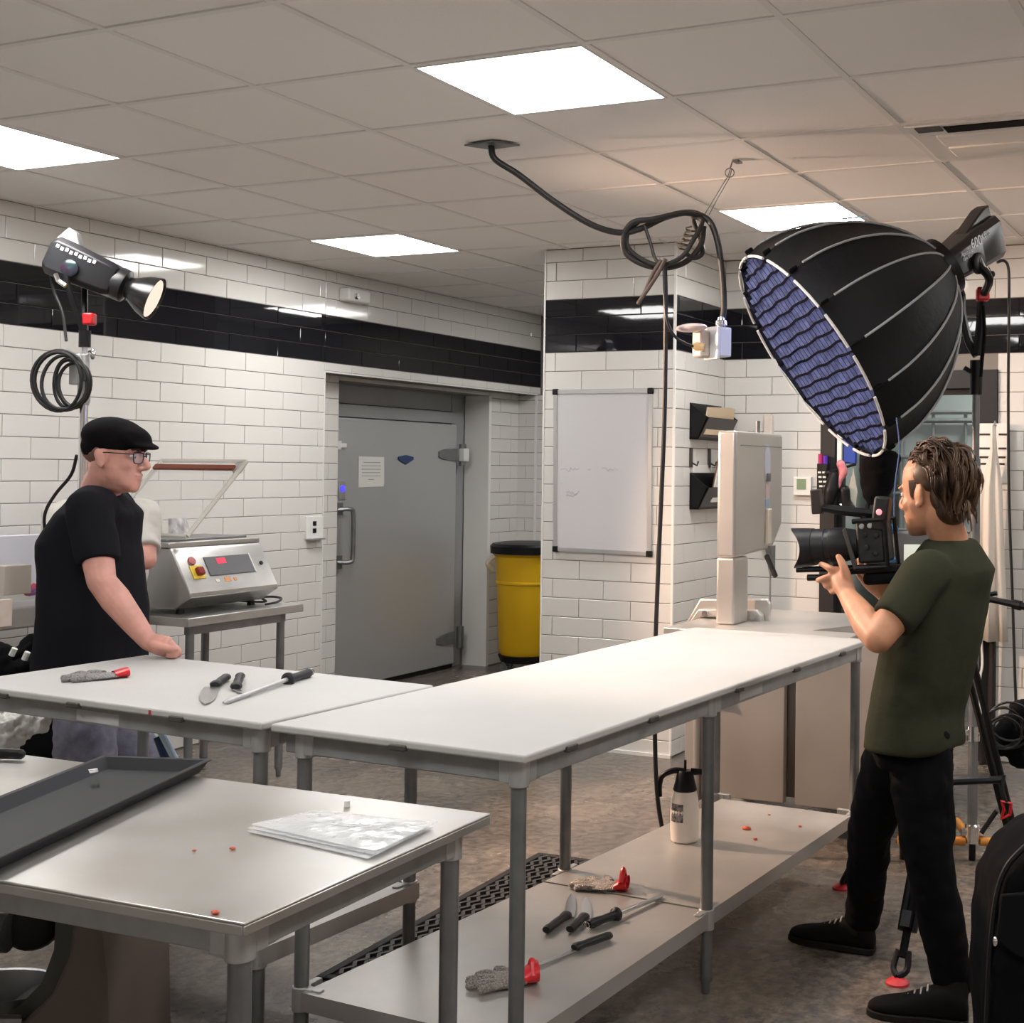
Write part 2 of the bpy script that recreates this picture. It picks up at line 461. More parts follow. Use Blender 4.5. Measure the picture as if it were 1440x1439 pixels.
for k, (a, b) in enumerate(((.05, .24), (.03, .25), (.03, .25), (.04, .24), (.03, .25), (.11, .17))):
    obj('text_line', MB().bx((7.567 + a, 5.8645, 1.585 - k * 0.024), (7.567 + b, 5.866, 1.589 - k * 0.024)), M_print, ntc, smooth=0)
lg = MB().prism([(8.02, 5.858, 1.632), (8.11, 5.858, 1.645), (8.20, 5.858, 1.632), (8.20, 5.858, 1.612), (8.11, 5.858, 1.575), (8.02, 5.858, 1.612)], (0, 0.012, 0))
obj('maker_badge', lg, mat('navy_badge', (0.03, 0.06, 0.16), 0.35), door, bevel=0.002)

# pillar
wall_pillar = struct('wall_pillar', MB().bx((XP, 3.017, 0), (7.6, 3.827, CEIL + 0.01)), M_grout, smooth=0)
tile_run(wall_pillar, lambda u: (XP, -u), -math.pi / 2, -3.827, -3.017, 0, CEIL, -3.754, -3.585, -3.621)
tile_run(wall_pillar, lambda u: (u, 3.017), 0, XP, XB, 0, CEIL, 6.40, 6.56, 6.55)
struct('trim_5', MB().bx((XP - 0.010, 3.007, 0), (XP + 0.002, 3.020, CEIL)), M_trim, smooth=0)
struct('trim_6', MB().bx((XP - 0.010, 3.820, 0), (XP + 0.002, 3.830, CEIL)), M_trim, smooth=0)
struct('trim_7', MB().bx((XP - 0.02, 3.007, 0), (XP - 0.002, 3.83, 0.018)), M_trim, smooth=0)
# back wall with doorway
DY0, DY1, DZ = 1.405, 2.405, 2.125
wb = MB().bx((XB, DY1, 0), (7.45, 3.017, CEIL + 0.01)).bx((XB, -3.5, 0), (7.45, DY0, CEIL + 0.01)).bx((XB, DY0, DZ), (7.45, DY1, CEIL + 0.01))
wall_back = struct('wall_back', wb, M_grout, smooth=0)
pb = lambda u: (XB, -u)
tile_run(wall_back, pb, -math.pi / 2, -3.01, -0.45, 0, CEIL, -2.872, -2.711, -2.9, holes=[(-DY1, -DY0, 0, DZ)])
tile_run(wall_back, pb, -math.pi / 2, -0.45, 0.9, 0, CEIL, -2.872, -2.711, -2.9, stuff=True)
M_dframe = mat('black_door_frame', (0.016, 0.015, 0.016), 0.45)
d2 = struct('door_2', MB().bx((7.275, DY0, 0), (7.47, DY0 + 0.085, DZ)).bx((7.275, DY1 - 0.085, 0), (7.47, DY1, DZ)).bx((7.275, DY0 + 0.085, DZ - 0.10), (7.47, DY1 - 0.085, DZ)), M_dframe, smooth=0)
obj('door_stop', MB().bx((7.34, DY0 + 0.085, 0), (7.40, DY0 + 0.115, DZ - 0.10)).bx((7.34, DY1 - 0.115, 0), (7.40, DY1 - 0.085, DZ - 0.10)).bx((7.34, DY0 + 0.115, DZ - 0.13), (7.40, DY1 - 0.115, DZ - 0.101)), M_dframe, d2, smooth=0)
# outer walls out of sight
struct('wall_front', MB().bx((-1.6, -3.5, 0), (-1.5, 5.7, CEIL + 0.01)), M_wplain, smooth=0)
struct('wall_right', MB().bx((-1.5, -3.6, 0), (7.45, -3.5, CEIL + 0.01)), M_wplain, smooth=0)
# room seen through the doorway
M_pale = mat('pale_green_grey_paint', (0.46, 0.49, 0.46), 0.6)
struct('wall_storeroom', MB().bx((9.35, -0.6, 0), (9.45, 2.62, CEIL + 0.01)).bx((7.45, -0.7, 0), (9.45, -0.6, CEIL + 0.01)).bx((7.45, 2.62, 0), (9.45, 2.70, CEIL + 0.01)), M_pale, smooth=0)
M_tank = mat('white_tank_plastic', (0.62, 0.66, 0.66), 0.45)
t = thing('caged_tank', 'white plastic tank in a grey tube cage, in the room behind the doorway', 'tank', (9.0, 1.6, 0))
obj('tank', MB().bx((8.66, 1.02, 0.14), (9.30, 2.30, 1.90)), M_tank, t, bevel=0.03, bseg=3)
for z in (1.955, 1.90, 1.66, 1.42, 1.18, 0.94, 0.70, 0.46, 0.22):
    obj('cage_rail', MB().tube([(8.62, 0.98, z), (8.62, 2.34, z)], 0.012 if z < 1.9 else 0.016, 8), M_galv, t)
for k in range(7):
    obj('cage_upright', MB().tube([(8.632, 1.02 + k * 0.212, 0.12), (8.632, 1.02 + k * 0.212, 1.95)], 0.012, 8), M_galv, t)
obj('pallet', MB().bx((8.62, 0.98, 0.0), (9.32, 2.34, 0.12)), M_galv, t, smooth=0)
obj('lid_bracket', MB().tube([(8.62, 1.62, 1.96), (8.62, 1.48, 2.05), (8.62, 1.43, 2.05), (8.62, 1.36, 1.96)], 0.011, 8).box((8.62, 1.50, 2.05), (0.025, 0.06, 0.03)), M_galv, t)
sl = bpy.data.lights.new('storeroom_light', 'AREA'); sl.energy = 28; sl.size = 0.6; sl.color = (0.95, 1.0, 1.0)
slo = bpy.data.objects.new('storeroom_light', sl); COL.objects.link(slo); slo.location = (8.3, 1.2, 2.72); tag(slo, 'ceiling lamp of the room behind the doorway', 'lamp')

# ceiling diffuser vent and power plate
t = thing('air_vent', 'long slotted ceiling air vent at the right edge above the softbox light', 'vent', (4.92, 0.95, 2.80))
obj('vent_frame', MB().bx((4.64, 0.66, 2.790), (5.19, 1.235, 2.802)), M_trim, t, bevel=0.003)
obj('vent_slot', MB().bx((4.67, 0.67, 2.786), (4.75, 1.10, 2.7915)), M_blackm, t, smooth=0)
obj('vent_slot', MB().bx((4.655, 1.11, 2.786), (4.72, 1.20, 2.7915)), mat('grey_slot', (0.10, 0.09, 0.085), 0.6), t, smooth=0)
obj('baffle', MB().bx((4.78, 0.68, 2.780), (4.93, 1.15, 2.7915)), M_ctile, t, bevel=0.004)
obj('baffle', MB().bx((4.97, 0.68, 2.783), (5.12, 1.15, 2.7915)), M_ctile, t, bevel=0.004)

# ------------------------------------------------------------------ steel tables
def leg_mb(x, y, ztop, r=0.0187, zfoot=0.05):
    m = MB().cyl((x, y, zfoot), (x, y, ztop), r, n=18)
    return m
def foot_mb(x, y, r=0.0187):
    return MB().lathe((x, y, 0), (0, 0, 1), [(0, 0.010), (0.004, 0.0125), (0.03, 0.0135), (0.042, 0.020), (0.052, r + 0.001)], 14)
def socket_mb(x, y, z0, z1, dirs, r=0.0245, fin=1.0):
    m = MB().cyl((x, y, z0), (x, y, z1), r, n=20)
    for dx, dy in dirs:
        px, py = -dy, dx
        for k in (0.028, 0.052):
            cx, cy = x + dx * k, y + dy * k
            w = (0.021 if k < 0.04 else 0.017) * fin
            m.box((cx, cy, (z0 + z1) / 2 + 0.004), (0.030 if dx else 2 * w, 0.030 if dy else 2 * w, (z1 - z0) - 0.010))
    return m
def work_table(label, loc, rz, lx, ly, ztop, board, legs, shelf_z=None, shelves=(), rail_h=0.05, inset=0.014, group=None, overhang=0.045):
    t = thing('work_table', label, 'table', (*loc, 0), local=True, rz=R(rz), group=group)
    zr = ztop - board
    for a, b in (((overhang, overhang), (lx - overhang, overhang)), ((overhang, ly - overhang), (lx - overhang, ly - overhang)),
                 ((overhang, overhang), (overhang, ly - overhang)), ((lx - overhang, overhang), (lx - overhang, ly - overhang))):
        w = 0.018
        obj('apron_rail', MB().bx((a[0] - w, a[1] - w, zr - 0.002 - rail_h), (b[0] + w, b[1] + w, zr - 0.002)), M_galv, t, bevel=0.003)
    for x, y, dirs in legs:
        corner = True
        l = obj('leg', leg_mb(x, y, zr - 0.004), M_steel_d, t)
        obj('foot', foot_mb(x, y), M_steel_d, l)
        obj('corner_socket', socket_mb(x, y, zr - 0.063, zr - 0.003, dirs), M_alum, l, bevel=0.002)
        if shelf_z:
            obj('shelf_collar', socket_mb(x, y, shelf_z - 0.055, shelf_z + 0.006, dirs, r=0.0235, fin=0.55), M_alum, l, bevel=0.002)
    return t, zr
# long white-topped table along the middle of the room
o_ = 0.045
L1, W1 = 2.42, 0.765
M1 = 1.06
t1, zr = work_table('long white-topped steel work table running from the front towards the band saw', (2.634, 1.567), -2.6, L1, W1, 0.910, 0.021,
    [(o_, o_, ((1, 0), (0, 1))), (M1, o_, ((1, 0), (-1, 0))), (L1 - o_, o_, ((-1, 0), (0, 1))),
     (o_, 0.690, ((1, 0), (0, -1))), (1.20, 0.628, ((1, 0), (-1, 0))), (L1 - o_, 0.640, ((-1, 0), (0, -1)))], shelf_z=0.245)
obj('cutting_board', MB().bx((0, 0, 0.889), (L1, W1, 0.910)), M_poly, t1, bevel=0.006, bseg=3)
M_clip = mat('grey_clip', (0.075, 0.068, 0.06), 0.5)
for x, y, q in ((0.20, -0.0, 0), (0.62, 0, 0), (1.18, 0, 0), (1.65, 0, 0), (2.1, 0, 0), (-0.0, 0.36, 1)):
    w = (0.050, 0.014, 0.015) if q == 0 else (0.014, 0.050, 0.015)
    obj('board_clip', MB().box((x if q == 0 else 0.0, y, 0.8915), w), M_clip, t1, bevel=0.003)
obj('rating_plate', MB().bx((1.24, 0.0255, 0.846), (1.42, 0.0275, 0.876)), mat('pale_label', (0.55, 0.55, 0.55), 0.4), t1, smooth=0)
M_shelf = mat('scuffed_steel_shelf', (0.50, 0.48, 0.455), 0.40, 0.6, var=0.10, vscale=4, bump=0.03, bscale=70, rvar=0.1)
def shelf_mb(a, b, z, h=0.046):
    m = MB().bx((a[0], a[1], z - 0.006), (b[0], b[1], z))
    for p, q in (((a[0], a[1]), (b[0], a[1] + 0.004)), ((a[0], b[1] - 0.004), (b[0], b[1])), ((a[0], a[1] + 0.004), (a[0] + 0.004, b[1] - 0.004)), ((b[0] - 0.004, a[1] + 0.004), (b[0], b[1] - 0.004))):
        m.bx((p[0], p[1], z - h), (q[0], q[1], z - 0.006))
    return m
def shelf_poly(P, z, h=0.046):
    n = len(P); m = MB().prism([(x, y, z - 0.006) for x, y in P], (0, 0, 0.006))
    for k in range(n):
        a, b = Vector((*P[k], 0)), Vector((*P[(k + 1) % n], 0)); d = (b - a).normalized(); q = Vector((-d.y, d.x, 0)) * 0.004
        m.prism([(a.x, a.y, z - h), (b.x, b.y, z - h), (b.x, b.y, z - 0.006), (a.x, a.y, z - 0.006)], q)
    return m
obj('undershelf', shelf_poly([(0.02, 0.030), (M1, 0.030), (M1, 0.622), (0.02, 0.668)], 0.245), M_shelf, t1, smooth=0)
obj('undershelf', shelf_poly([(M1 + 0.004, 0.030), (2.30, 0.030), (2.30, 0.575), (M1 + 0.004, 0.620)], 0.248), M_shelf, t1, smooth=0)
# shorter white-topped table on the left
W2, L2 = 0.690, 1.225
t2, zr = work_table('shorter white-topped steel table at left where the man rests his hand', (2.660, 2.352), -3.6, W2, L2, 0.912, 0.021,
    [(o_, o_, ((1, 0), (0, 1))), (W2 - o_, o_, ((-1, 0), (0, 1))), (o_, L2 - o_, ((1, 0), (0, -1))), (W2 - o_, L2 - o_, ((-1, 0), (0, -1)))], shelf_z=0.33)
obj('cutting_board', MB().bx((0, 0, 0.891), (W2, L2, 0.912)), M_poly, t2, bevel=0.006, bseg=3)
for y in (0.30, 0.70, 1.0):
    obj('board_clip', MB().box((0, y, 0.8935), (0.014, 0.05, 0.015)), M_clip, t2, bevel=0.003)
obj('undershelf', shelf_mb((0.03, 0.02, 0), (W2 - 0.03, L2 - 0.02, 0), 0.33), M_shelf, t2, smooth=0)
obj('rating_plate', MB().bx((0.0255, 0.55, 0.846), (0.0275, 0.72, 0.876)), MATS['pale_label'], t2, smooth=0)
M_smear = mat('red_smear', (0.42, 0.05, 0.04), 0.5, var=0.3, vscale=30)
obj('meat_smear', MB().bx((-0.0008, 0.395, 0.894), (0.0005, 0.405, 0.907)), M_smear, t2, smooth=0)
# front stainless table
M_top = mat('worn_stainless_top', (0.50, 0.475, 0.44), 0.34, 0.85, col2=(0.60, 0.59, 0.57), vscale=3.0, bump=0.02, bscale=40, rvar=0.12)
W3, L3 = 0.722, 1.80
o3 = 0.058
t3, zr = work_table('bare stainless steel table in the front with a tray and plastic bags on it', (1.612, 1.452), 1.2, W3, L3, 0.860, 0.020,
    [(o3, o3, ((1, 0), (0, 1))), (W3 - o3, o3, ((-1, 0), (0, 1))), (o3, L3 - o3, ((1, 0), (0, -1))), (W3 - o3, L3 - o3, ((-1, 0), (0, -1)))], overhang=0.058)
top = MB().bx((0, 0, 0.855), (W3, L3, 0.860))
for a, b in (((0, 0), (W3, 0.004)), ((0, L3 - 0.004), (W3, L3)), ((0, 0.004), (0.004, L3 - 0.004)), ((W3 - 0.004, 0.004), (W3, L3 - 0.004))):
    top.bx((a[0], a[1], 0.838), (b[0], b[1], 0.855))
obj('tabletop', top, M_top, t3, bevel=0.0025)

# ------------------------------------------------------------------ wall table with vacuum packer
t4 = thing('side_table', 'steel side table against the tiled wall under the vacuum packing machine', 'table', (5.0, 4.8, 0))
obj('tabletop', MB().bx((4.64, 4.535, 0.82), (5.425, 5.16, 0.860)), M_steel, t4, bevel=0.003)
for x in (4.72, 5.33):
    for y in (4.60, 5.09):
        l = obj('leg', leg_mb(x, y, 0.83, r=0.02), M_steel_d, t4); obj('foot', foot_mb(x, y, 0.02), M_steel_d, l)
obj('cross_brace', MB().bx((4.70, 4.585, 0.775), (5.35, 4.615, 0.82)), M_steel_d, t4, smooth=0)
t = thing('vacuum_packing_machine', 'stainless vacuum packing machine with open clear lid on the side table', 'machine', (5.02, 4.8, 0.86))
X0, X1 = 4.72, 5.31
prof = [(4.615, 0.985), (4.600, 0.965), (4.600, 0.945), (4.70, 0.885), (5.08, 0.885), (5.08, 1.17), (4.735, 1.17), (4.715, 1.155)]
obj('body', MB().prism([(X0, y, z) for y, z in prof], (X1 - X0, 0, 0)), M_steel, t, bevel=0.006)
obj('top_deck', MB().bx((X0 - 0.008, 4.73, 1.17), (X1 + 0.008, 5.09, 1.195)), M_steel, t, bevel=0.004)
obj('chamber_rim', MB().bx((X0 + 0.03, 4.78, 1.195), (X1 - 0.03, 5.06, 1.206)), M_steel_d, t, bevel=0.003)
for x in (X0 + 0.06, X1 - 0.06):
    for y in (4.72, 5.03):
        obj('foot', MB().lathe((x, y, 0.86), (0, 0, 1), [(0, 0.02), (0.025, 0.016)], 12), M_rubber, t)
# sloped front: from (4.615,.985) to (4.715,1.155)
fd = Vector((0, 0.10, 0.17)).normalized(); fn = Vector((0, -0.17, 0.10)).normalized()
def front(x, s, off=0.0): return Vector((x, 4.615, 0.985)) + fd * s + fn * off
def front_box(name, x0, x1, s0, s1, h, material, parent, **k):
    mb = MB().prism([front(x0, s0), front(x1, s0), front(x1, s1), front(x0, s1)], fn * h)
    return obj(name, mb, material, parent, **k)
pn = front_box('control_panel', X0 + 0.17, X0 + 0.47, 0.055, 0.155, 0.004, mat('dark_grey_panel', (0.14, 0.145, 0.155), 0.35), t, bevel=0.002)
front_box('display', X0 + 0.245, X0 + 0.30, 0.115, 0.142, 0.006, mat('red_digits', (0.3, 0, 0.01), 0.4, emit=(1, 0.04, 0.08), estr=1.5), pn, smooth=0)
front_box('panel_edge', X0 + 0.47, X0 + 0.478, 0.055, 0.158, 0.005, M_paper, pn, smooth=0)
sw = front_box('switch_plate', X0 + 0.06, X0 + 0.135, 0.045, 0.115, 0.004, mat('yellow_plate', (0.75, 0.55, 0.05), 0.5), t, bevel=0.002)
front_box('switch_knob', X0 + 0.085, X0 + 0.125, 0.06, 0.10, 0.025, mat('dark_red_knob', (0.25, 0.02, 0.01), 0.4), sw, bevel=0.006)
obj('round_button', MB().lathe(front(X0 + 0.09, 0.14), fn, [(0, 0.021), (0.008, 0.020), (0.010, 0.012)], 16), mat('rose_button', (0.50, 0.16, 0.16), 0.4), t)
front_box('warning_label', X0 + 0.19, X0 + 0.215, 0.02, 0.036, 0.0015, M_paper, t, smooth=0)
front_box('warning_label', X0 + 0.25, X0 + 0.29, 0.018, 0.042, 0.0015, mat('orange_label', (0.72, 0.33, 0.13), 0.5), t, smooth=0)
front_box('warning_label', X0 + 0.31, X0 + 0.33, 0.02, 0.036, 0.0015, MATS['orange_label'], t, smooth=0)
obj('keyhole', MB().lathe(front(X0 + 0.535, 0.10), fn, [(0, 0.010), (0.006, 0.010)], 12), M_black, t)
obj('lid_hinge_arm', MB().tube([(X0 + 0.165, 5.0, 1.19), (X0 + 0.12, 5.02, 1.30)], 0.012, 8), M_steel_d, t)
M_lid = mat('clear_acrylic', (0.80, 0.80, 0.76), 0.12, trans=0.0, alpha=0.20)
# lid hinged on the left side, standing open towards the upper right
ld = Vector((0.385, 0, 0.355)); n_ = Vector((-0.355, 0, 0.385)).normalized()
h0 = Vector((4.80, 4.70, 1.215)); ey = Vector((0, 0.55, 0))
lid = obj('lid', MB().prism([h0, h0 + ey, h0 + ey + ld, h0 + ld], n_ * 0.02), M_lid, t, bevel=0.004)
lf = MB()
for a, b in ((h0, h0 + ld), (h0 + ey, h0 + ey + ld), (h0 + ld, h0 + ld + ey), (h0, h0 + ey)):
    lf.tube([a + n_ * 0.01, b + n_ * 0.01], 0.012, 6)
obj('lid_rim', lf, mat('clear_lid_rim', (0.74, 0.72, 0.66), 0.2, alpha=0.6), lid)
q0 = h0 + ld * 0.90 + n_ * 0.022
obj('seal_bar', MB().prism([q0 + Vector((0, 0.02, 0)), q0 + ey * 0.98, q0 + ey * 0.98 - ld * 0.055, q0 + Vector((0, 0.02, 0)) - ld * 0.055], n_ * 0.014), mat('brown_silicone', (0.20, 0.05, 0.025), 0.5), lid, smooth=0)
cp = h0 + ld * 0.93
obj('lid_catch', MB().box(cp + Vector((0, 0.03, 0)), (0.05, 0.05, 0.03), rotm(y=-42)), M_alum, lid, bevel=0.003)
# papers behind the packer, plug and cable
tag(obj('photo_card', MB().prism([(5.37, 5.03, 1.195), (5.56, 5.08, 1.195), (5.54, 5.10, 1.285), (5.39, 5.05, 1.285)], (0, 0.02, 0)), mat('patterned_card', (0.70, 0.70, 0.68), 0.5, vscale=22, col2=(0.10, 0.10, 0.14)), None, smooth=0), 'dark patterned card in clear sleeve standing behind the vacuum packer', 'card')
bpy.data.objects['photo_card'].location = (-0.27, 0.075, 0.0)
tag(obj('power_cable', MB().tube([(5.24, 4.62, 0.868), (5.30, 4.60, 0.875), (5.38, 4.64, 0.885), (5.405, 4.72, 0.888), (5.36, 4.75, 0.885), (5.33, 4.70, 0.87), (5.31, 4.86, 0.868), (5.28, 5.06, 0.88)], 0.006, 6, sub=6), M_cord), 'black power cable coiled beside the vacuum packer foot', 'cable')
# left machine, box, bag
t5 = thing('meat_tenderizer', 'stainless bench machine with pale raised guard at the left edge', 'machine', (4.0, 4.9, 0.86))
obj('body', MB().bx((3.924, 5.020, 0.836), (4.442, 5.250, 0.933)), M_steel, t5, bevel=0.01)
obj('bench', MB().bx((3.0, 4.98, 0.70), (3.99, 5.45, 0.735)), M_steel, t5, bevel=0.004)
obj('bench_leg', leg_mb(3.93, 5.03, 0.70), M_steel_d, t5)
obj('bench_leg', leg_mb(3.10, 5.03, 0.70), M_steel_d, t5)
obj('bench_leg', leg_mb(3.93, 5.40, 0.70), M_steel_d, t5)
obj('bench_leg', leg_mb(3.10, 5.40, 0.70), M_steel_d, t5)
obj('guard', MB().bx((4.155, 5.320, 0.954), (4.555, 5.350, 1.227)), mat('pale_lilac_guard', (0.60, 0.60, 0.66), 0.25), t5, bevel=0.006)
obj('side_block', MB().bx((4.099, 5.050, 0.984), (4.239, 5.120, 1.111)), mat('beige_grey_block', (0.40, 0.36, 0.31), 0.4), t5, bevel=0.003)
tag(obj('cardboard_box', MB().bx((3.930, 4.985, 0.858), (4.091, 5.015, 0.974)), mat('printed_card', (0.62, 0.45, 0.33), 0.8, vscale=9, col2=(0.70, 0.62, 0.58)), None, bevel=0.002), 'small printed cardboard box at the left edge on the bench', 'box')
tag(obj('pliers', MB().tube([(4.234, 5.080, 0.984), (4.263, 5.080, 0.997), (4.285, 5.080, 1.012)], 0.016, 8).tube([(4.266, 5.100, 0.977), (4.310, 5.100, 0.980)], 0.012, 8), mat('red_blue_grip', (0.60, 0.05, 0.04), 0.4, vscale=18, col2=(0.16, 0.18, 0.55)), None), 'red and blue gripped tool behind the black T-shirt', 'tool')
bpy.data.objects['pliers'].location.z = 0.0

# ------------------------------------------------------------------ wall fittings
def outlet(name, label, cat): return thing(name, label, cat, (6.675, YL - 0.01, 1.17))
t = outlet('power_outlet', 'white double power outlet on the tiles left of the door', 'outlet')
obj('cover_plate', MB().bx((6.60, YL - 0.018, 1.105), (6.755, YL - 0.006, 1.245)), M_white, t, bevel=0.003)
for z in (1.155, 1.20):
    obj('socket', MB().bx((6.66, YL - 0.022, z - 0.014), (6.69, YL - 0.016, z + 0.014)), M_black, t, smooth=0)
obj('bottom_lip', MB().bx((6.61, YL - 0.05, 1.098), (6.745, YL - 0.006, 1.108)), M_galv, t, smooth=0)
t = thing('exit_light', 'small white emergency light box high on the left wall', 'light', (7.0, YL, 2.65))
obj('housing', MB().bx((6.89, YL - 0.09, 2.615), (7.11, YL - 0.006, 2.70)), M_white, t, bevel=0.012)
obj('lamp_eye', MB().lathe((6.96, YL - 0.09, 2.65), (0, -1, 0), [(0, 0.022), (0.02, 0.018)], 14), M_chrome, t)
# whiteboard (hangs slightly askew)
t = thing('whiteboard', 'tall whiteboard with aluminium frame on the tiled pillar', 'whiteboard', (XP, 3.44, 1.55))
c_ = [(3.742, 1.992), (3.149, 1.990), (3.146, 1.101), (3.730, 1.108)]
M_wb = mat('whiteboard_sheet', (0.62, 0.615, 0.63), 0.22)
obj('writing_sheet', MB().prism([(XP - 0.010, y, z) for y, z in c_], (-0.012, 0, 0)), M_wb, t, smooth=0)
for k in range(4):
    a, b = c_[k], c_[(k + 1) % 4]
    d = Vector((0, b[0] - a[0], b[1] - a[1])).normalized(); n2 = Vector((0, d.z, -d.y)) * 0.011
    p, q = Vector((XP - 0.008, *a)), Vector((XP - 0.008, *b))
    obj('frame_bar', MB().prism([p - n2, q - n2, q + n2, p + n2], (-0.018, 0, 0)), M_alum, t, smooth=0)
for y, z in c_:
    obj('corner_cap', MB().bx((XP - 0.030, y - 0.017, z - 0.017), (XP - 0.007, y + 0.017, z + 0.017)), M_black, t, bevel=0.005)
M_ink = mat('faded_marker', (0.40, 0.39, 0.44), 0.6); M_inkr = mat('faded_red_marker', (0.52, 0.40, 0.45), 0.6)
random.seed(3)
def scribble(y0, y1, z, m, h=0.010):
    pts = []; n = int((y0 - y1) / 0.009)
    for k in range(n): pts.append((XP - 0.0225, y0 - k * 0.009, z + random.uniform(-h, h) + 0.004 * math.sin(k)))
    obj('marker_note', MB().tube(pts, 0.0013, 4), m, t, smooth=0)
scribble(3.70, 3.57, 1.557, M_ink); scribble(3.53, 3.50, 1.556, M_ink); scribble(3.44, 3.33, 1.560, M_inkr)
scribble(3.70, 3.68, 1.47, M_ink); scribble(3.665, 3.57, 1.425, M_ink); scribble(3.665, 3.58, 1.41, M_ink)
# wall file holders on the pillar side
def file_holder(label, z0, z1, x0, x1, papers, pm):
    t = thing('file_holder', label, 'file holder', (x0, 3.017, z0), group='file holders on the pillar')
    a = 0.012
    obj('pocket', MB().prism([(x0, 3.009, z0), (x0, 3.009, z1), (x0, 2.90, z1 - 0.08), (x0, 2.955, z0)], (0.006, 0, 0))
        .prism([(x1, 3.009, z0), (x1, 3.009, z1), (x1, 2.90, z1 - 0.08), (x1, 2.955, z0)], (-0.006, 0, 0))
        .prism([(x0, 3.009, z0), (x1, 3.009, z0), (x1, 3.009, z1), (x0, 3.009, z1)], (0, -0.006, 0))
        .prism([(x0, 2.955, z0), (x1, 2.955, z0), (x1, 2.90, z1 - 0.08), (x0, 2.90, z1 - 0.08)], (0, 0.006, 0))
        .bx((x0, 2.957, z0 - 0.004), (x1, 3.009, z0 + 0.004)), M_black, t, smooth=0)
    return t
M_front = mat('smoky_plastic', (0.045, 0.040, 0.036), 0.35)
t = file_holder('black wall file holder with one manila folder, upper of the two', 1.735, 1.935, 6.79, 7.235, 1, None)
obj('front_window', MB().prism([(6.80, 2.953, 1.745), (7.225, 2.953, 1.745), (7.225, 2.8975, 1.853), (6.80, 2.8975, 1.853)], (0, -0.003, 0)), M_front, t, smooth=0)
M_manila = mat('manila_card', (0.66, 0.52, 0.36), 0.8)
tag(obj('folder', MB().prism([(6.83, 2.93, 1.76), (7.225, 2.93, 1.76), (7.225, 2.915, 1.918), (7.16, 2.915, 1.922), (6.84, 2.915, 1.912)], (0, 0.012, 0)), M_manila, None, smooth=0), 'manila folder standing in the upper black file holder', 'folder')
t = file_holder('black wall file holder stuffed with papers, lower of the two', 1.345, 1.545, 6.80, 7.22, 1, None)
obj('front_window', MB().prism([(6.81, 2.953, 1.355), (7.21, 2.953, 1.355), (7.21, 2.8975, 1.463), (6.81, 2.8975, 1.463)], (0, -0.003, 0)), M_front, t, smooth=0)
for k, (dx, zt, m) in enumerate(((0.0, 1.63, M_paper), (0.03, 1.64, M_manila), (0.05, 1.655, mat('brown_card', (0.25, 0.13, 0.08), 0.8)))):
    y = 2.925 + k * 0.014
    tag(obj('paper_sheaf', MB().prism([(6.92 + dx, y, 1.38), (7.20, y, 1.38), (7.20, y - 0.012, zt), (7.02 + dx, y - 0.012, zt)], (0, 0.008, 0)), m, None, smooth=0), ['white paper sheaf at the front of the lower file holder', 'tan paper sheaf in the middle of the lower file holder', 'brown card at the back of the lower file holder'][k], 'paper', 'papers in the lower file holder')
t = thing('hook_rack', 'pair of dark wall hooks above the lower file holder', 'hook', (6.9, 3.017, 1.62))
for x in (6.79, 7.05):
    obj('hook_arm', MB().bx((x, 2.995, 1.575), (x + 0.022, 3.010, 1.685)).tube([(x + 0.011, 2.997, 1.60), (x + 0.011, 2.965, 1.585), (x + 0.011, 2.958, 1.61)], 0.006, 6), M_front, t, bevel=0.003)
obj('hook_plate', MB().bx((6.85, 3.004, 1.545), (7.10, 3.010, 1.59)), M_white, t, smooth=0)
# thermostat, tag strip, small wall marks
t = thing('thermostat', 'square white thermostat with green screen beside the doorway', 'thermostat', (XB, 2.51, 1.47))
obj('case', MB().bx((XB - 0.034, 2.455, 1.42), (XB - 0.006, 2.565, 1.53)), M_white, t, bevel=0.006)
obj('screen', MB().bx((XB - 0.0365, 2.486, 1.455), (XB - 0.033, 2.542, 1.515)), mat('green_lcd', (0.20, 0.27, 0.17), 0.25, emit=(0.2, 0.3, 0.16), estr=0.15), t, smooth=0)

# ------------------------------------------------------------------ band saw behind the long table
M_saw = mat('satin_saw_steel', (0.60, 0.575, 0.545), 0.40, 0.75, var=0.05, vscale=3, rvar=0.06)
M_saw2 = mat('saw_cabinet_steel', (0.50, 0.46, 0.42), 0.45, 0.7, var=0.06, vscale=3, rvar=0.08)
t = thing('band_saw', 'tall stainless butcher band saw standing at the far end of the long table', 'band saw', (5.75, 2.1, 0))
obj('column', MB().bx((5.60, 2.252, 0.862), (5.775, 2.343, 1.166)), M_saw, t, bevel=0.012, bseg=3)
hd = MB().prism([(5.60, 2.252, 1.742), (6.225, 2.252, 1.742), (6.225, 2.252, 1.30), (6.09, 2.252, 1.185), (5.60, 2.252, 1.165)], (0, 0.091, 0))
head = obj('head', hd, M_saw, t, bevel=0.014, bseg=3)
obj('head_seam', MB().bx((5.66, 2.2495, 1.675), (6.20, 2.2525, 1.679)), M_steel_d, head, smooth=0)
M_lab = mat('pale_blue_label', (0.50, 0.53, 0.62), 0.4)
obj('oval_badge', MB().ell((6.01, 2.2515, 1.60), (0.045, 0.003, 0.088), n=24, m=10), M_lab, head)
obj('lever_plate', MB().bx((5.985, 2.235, 1.21), (6.035, 2.252, 1.38)), mat('cream_plastic', (0.62, 0.56, 0.47), 0.5), head, bevel=0.004)
obj('sticker', MB().bx((5.985, 2.2495, 1.43), (6.035, 2.2525, 1.50)), mat('pink_sticker', (0.60, 0.47, 0.50), 0.5), head, smooth=0)
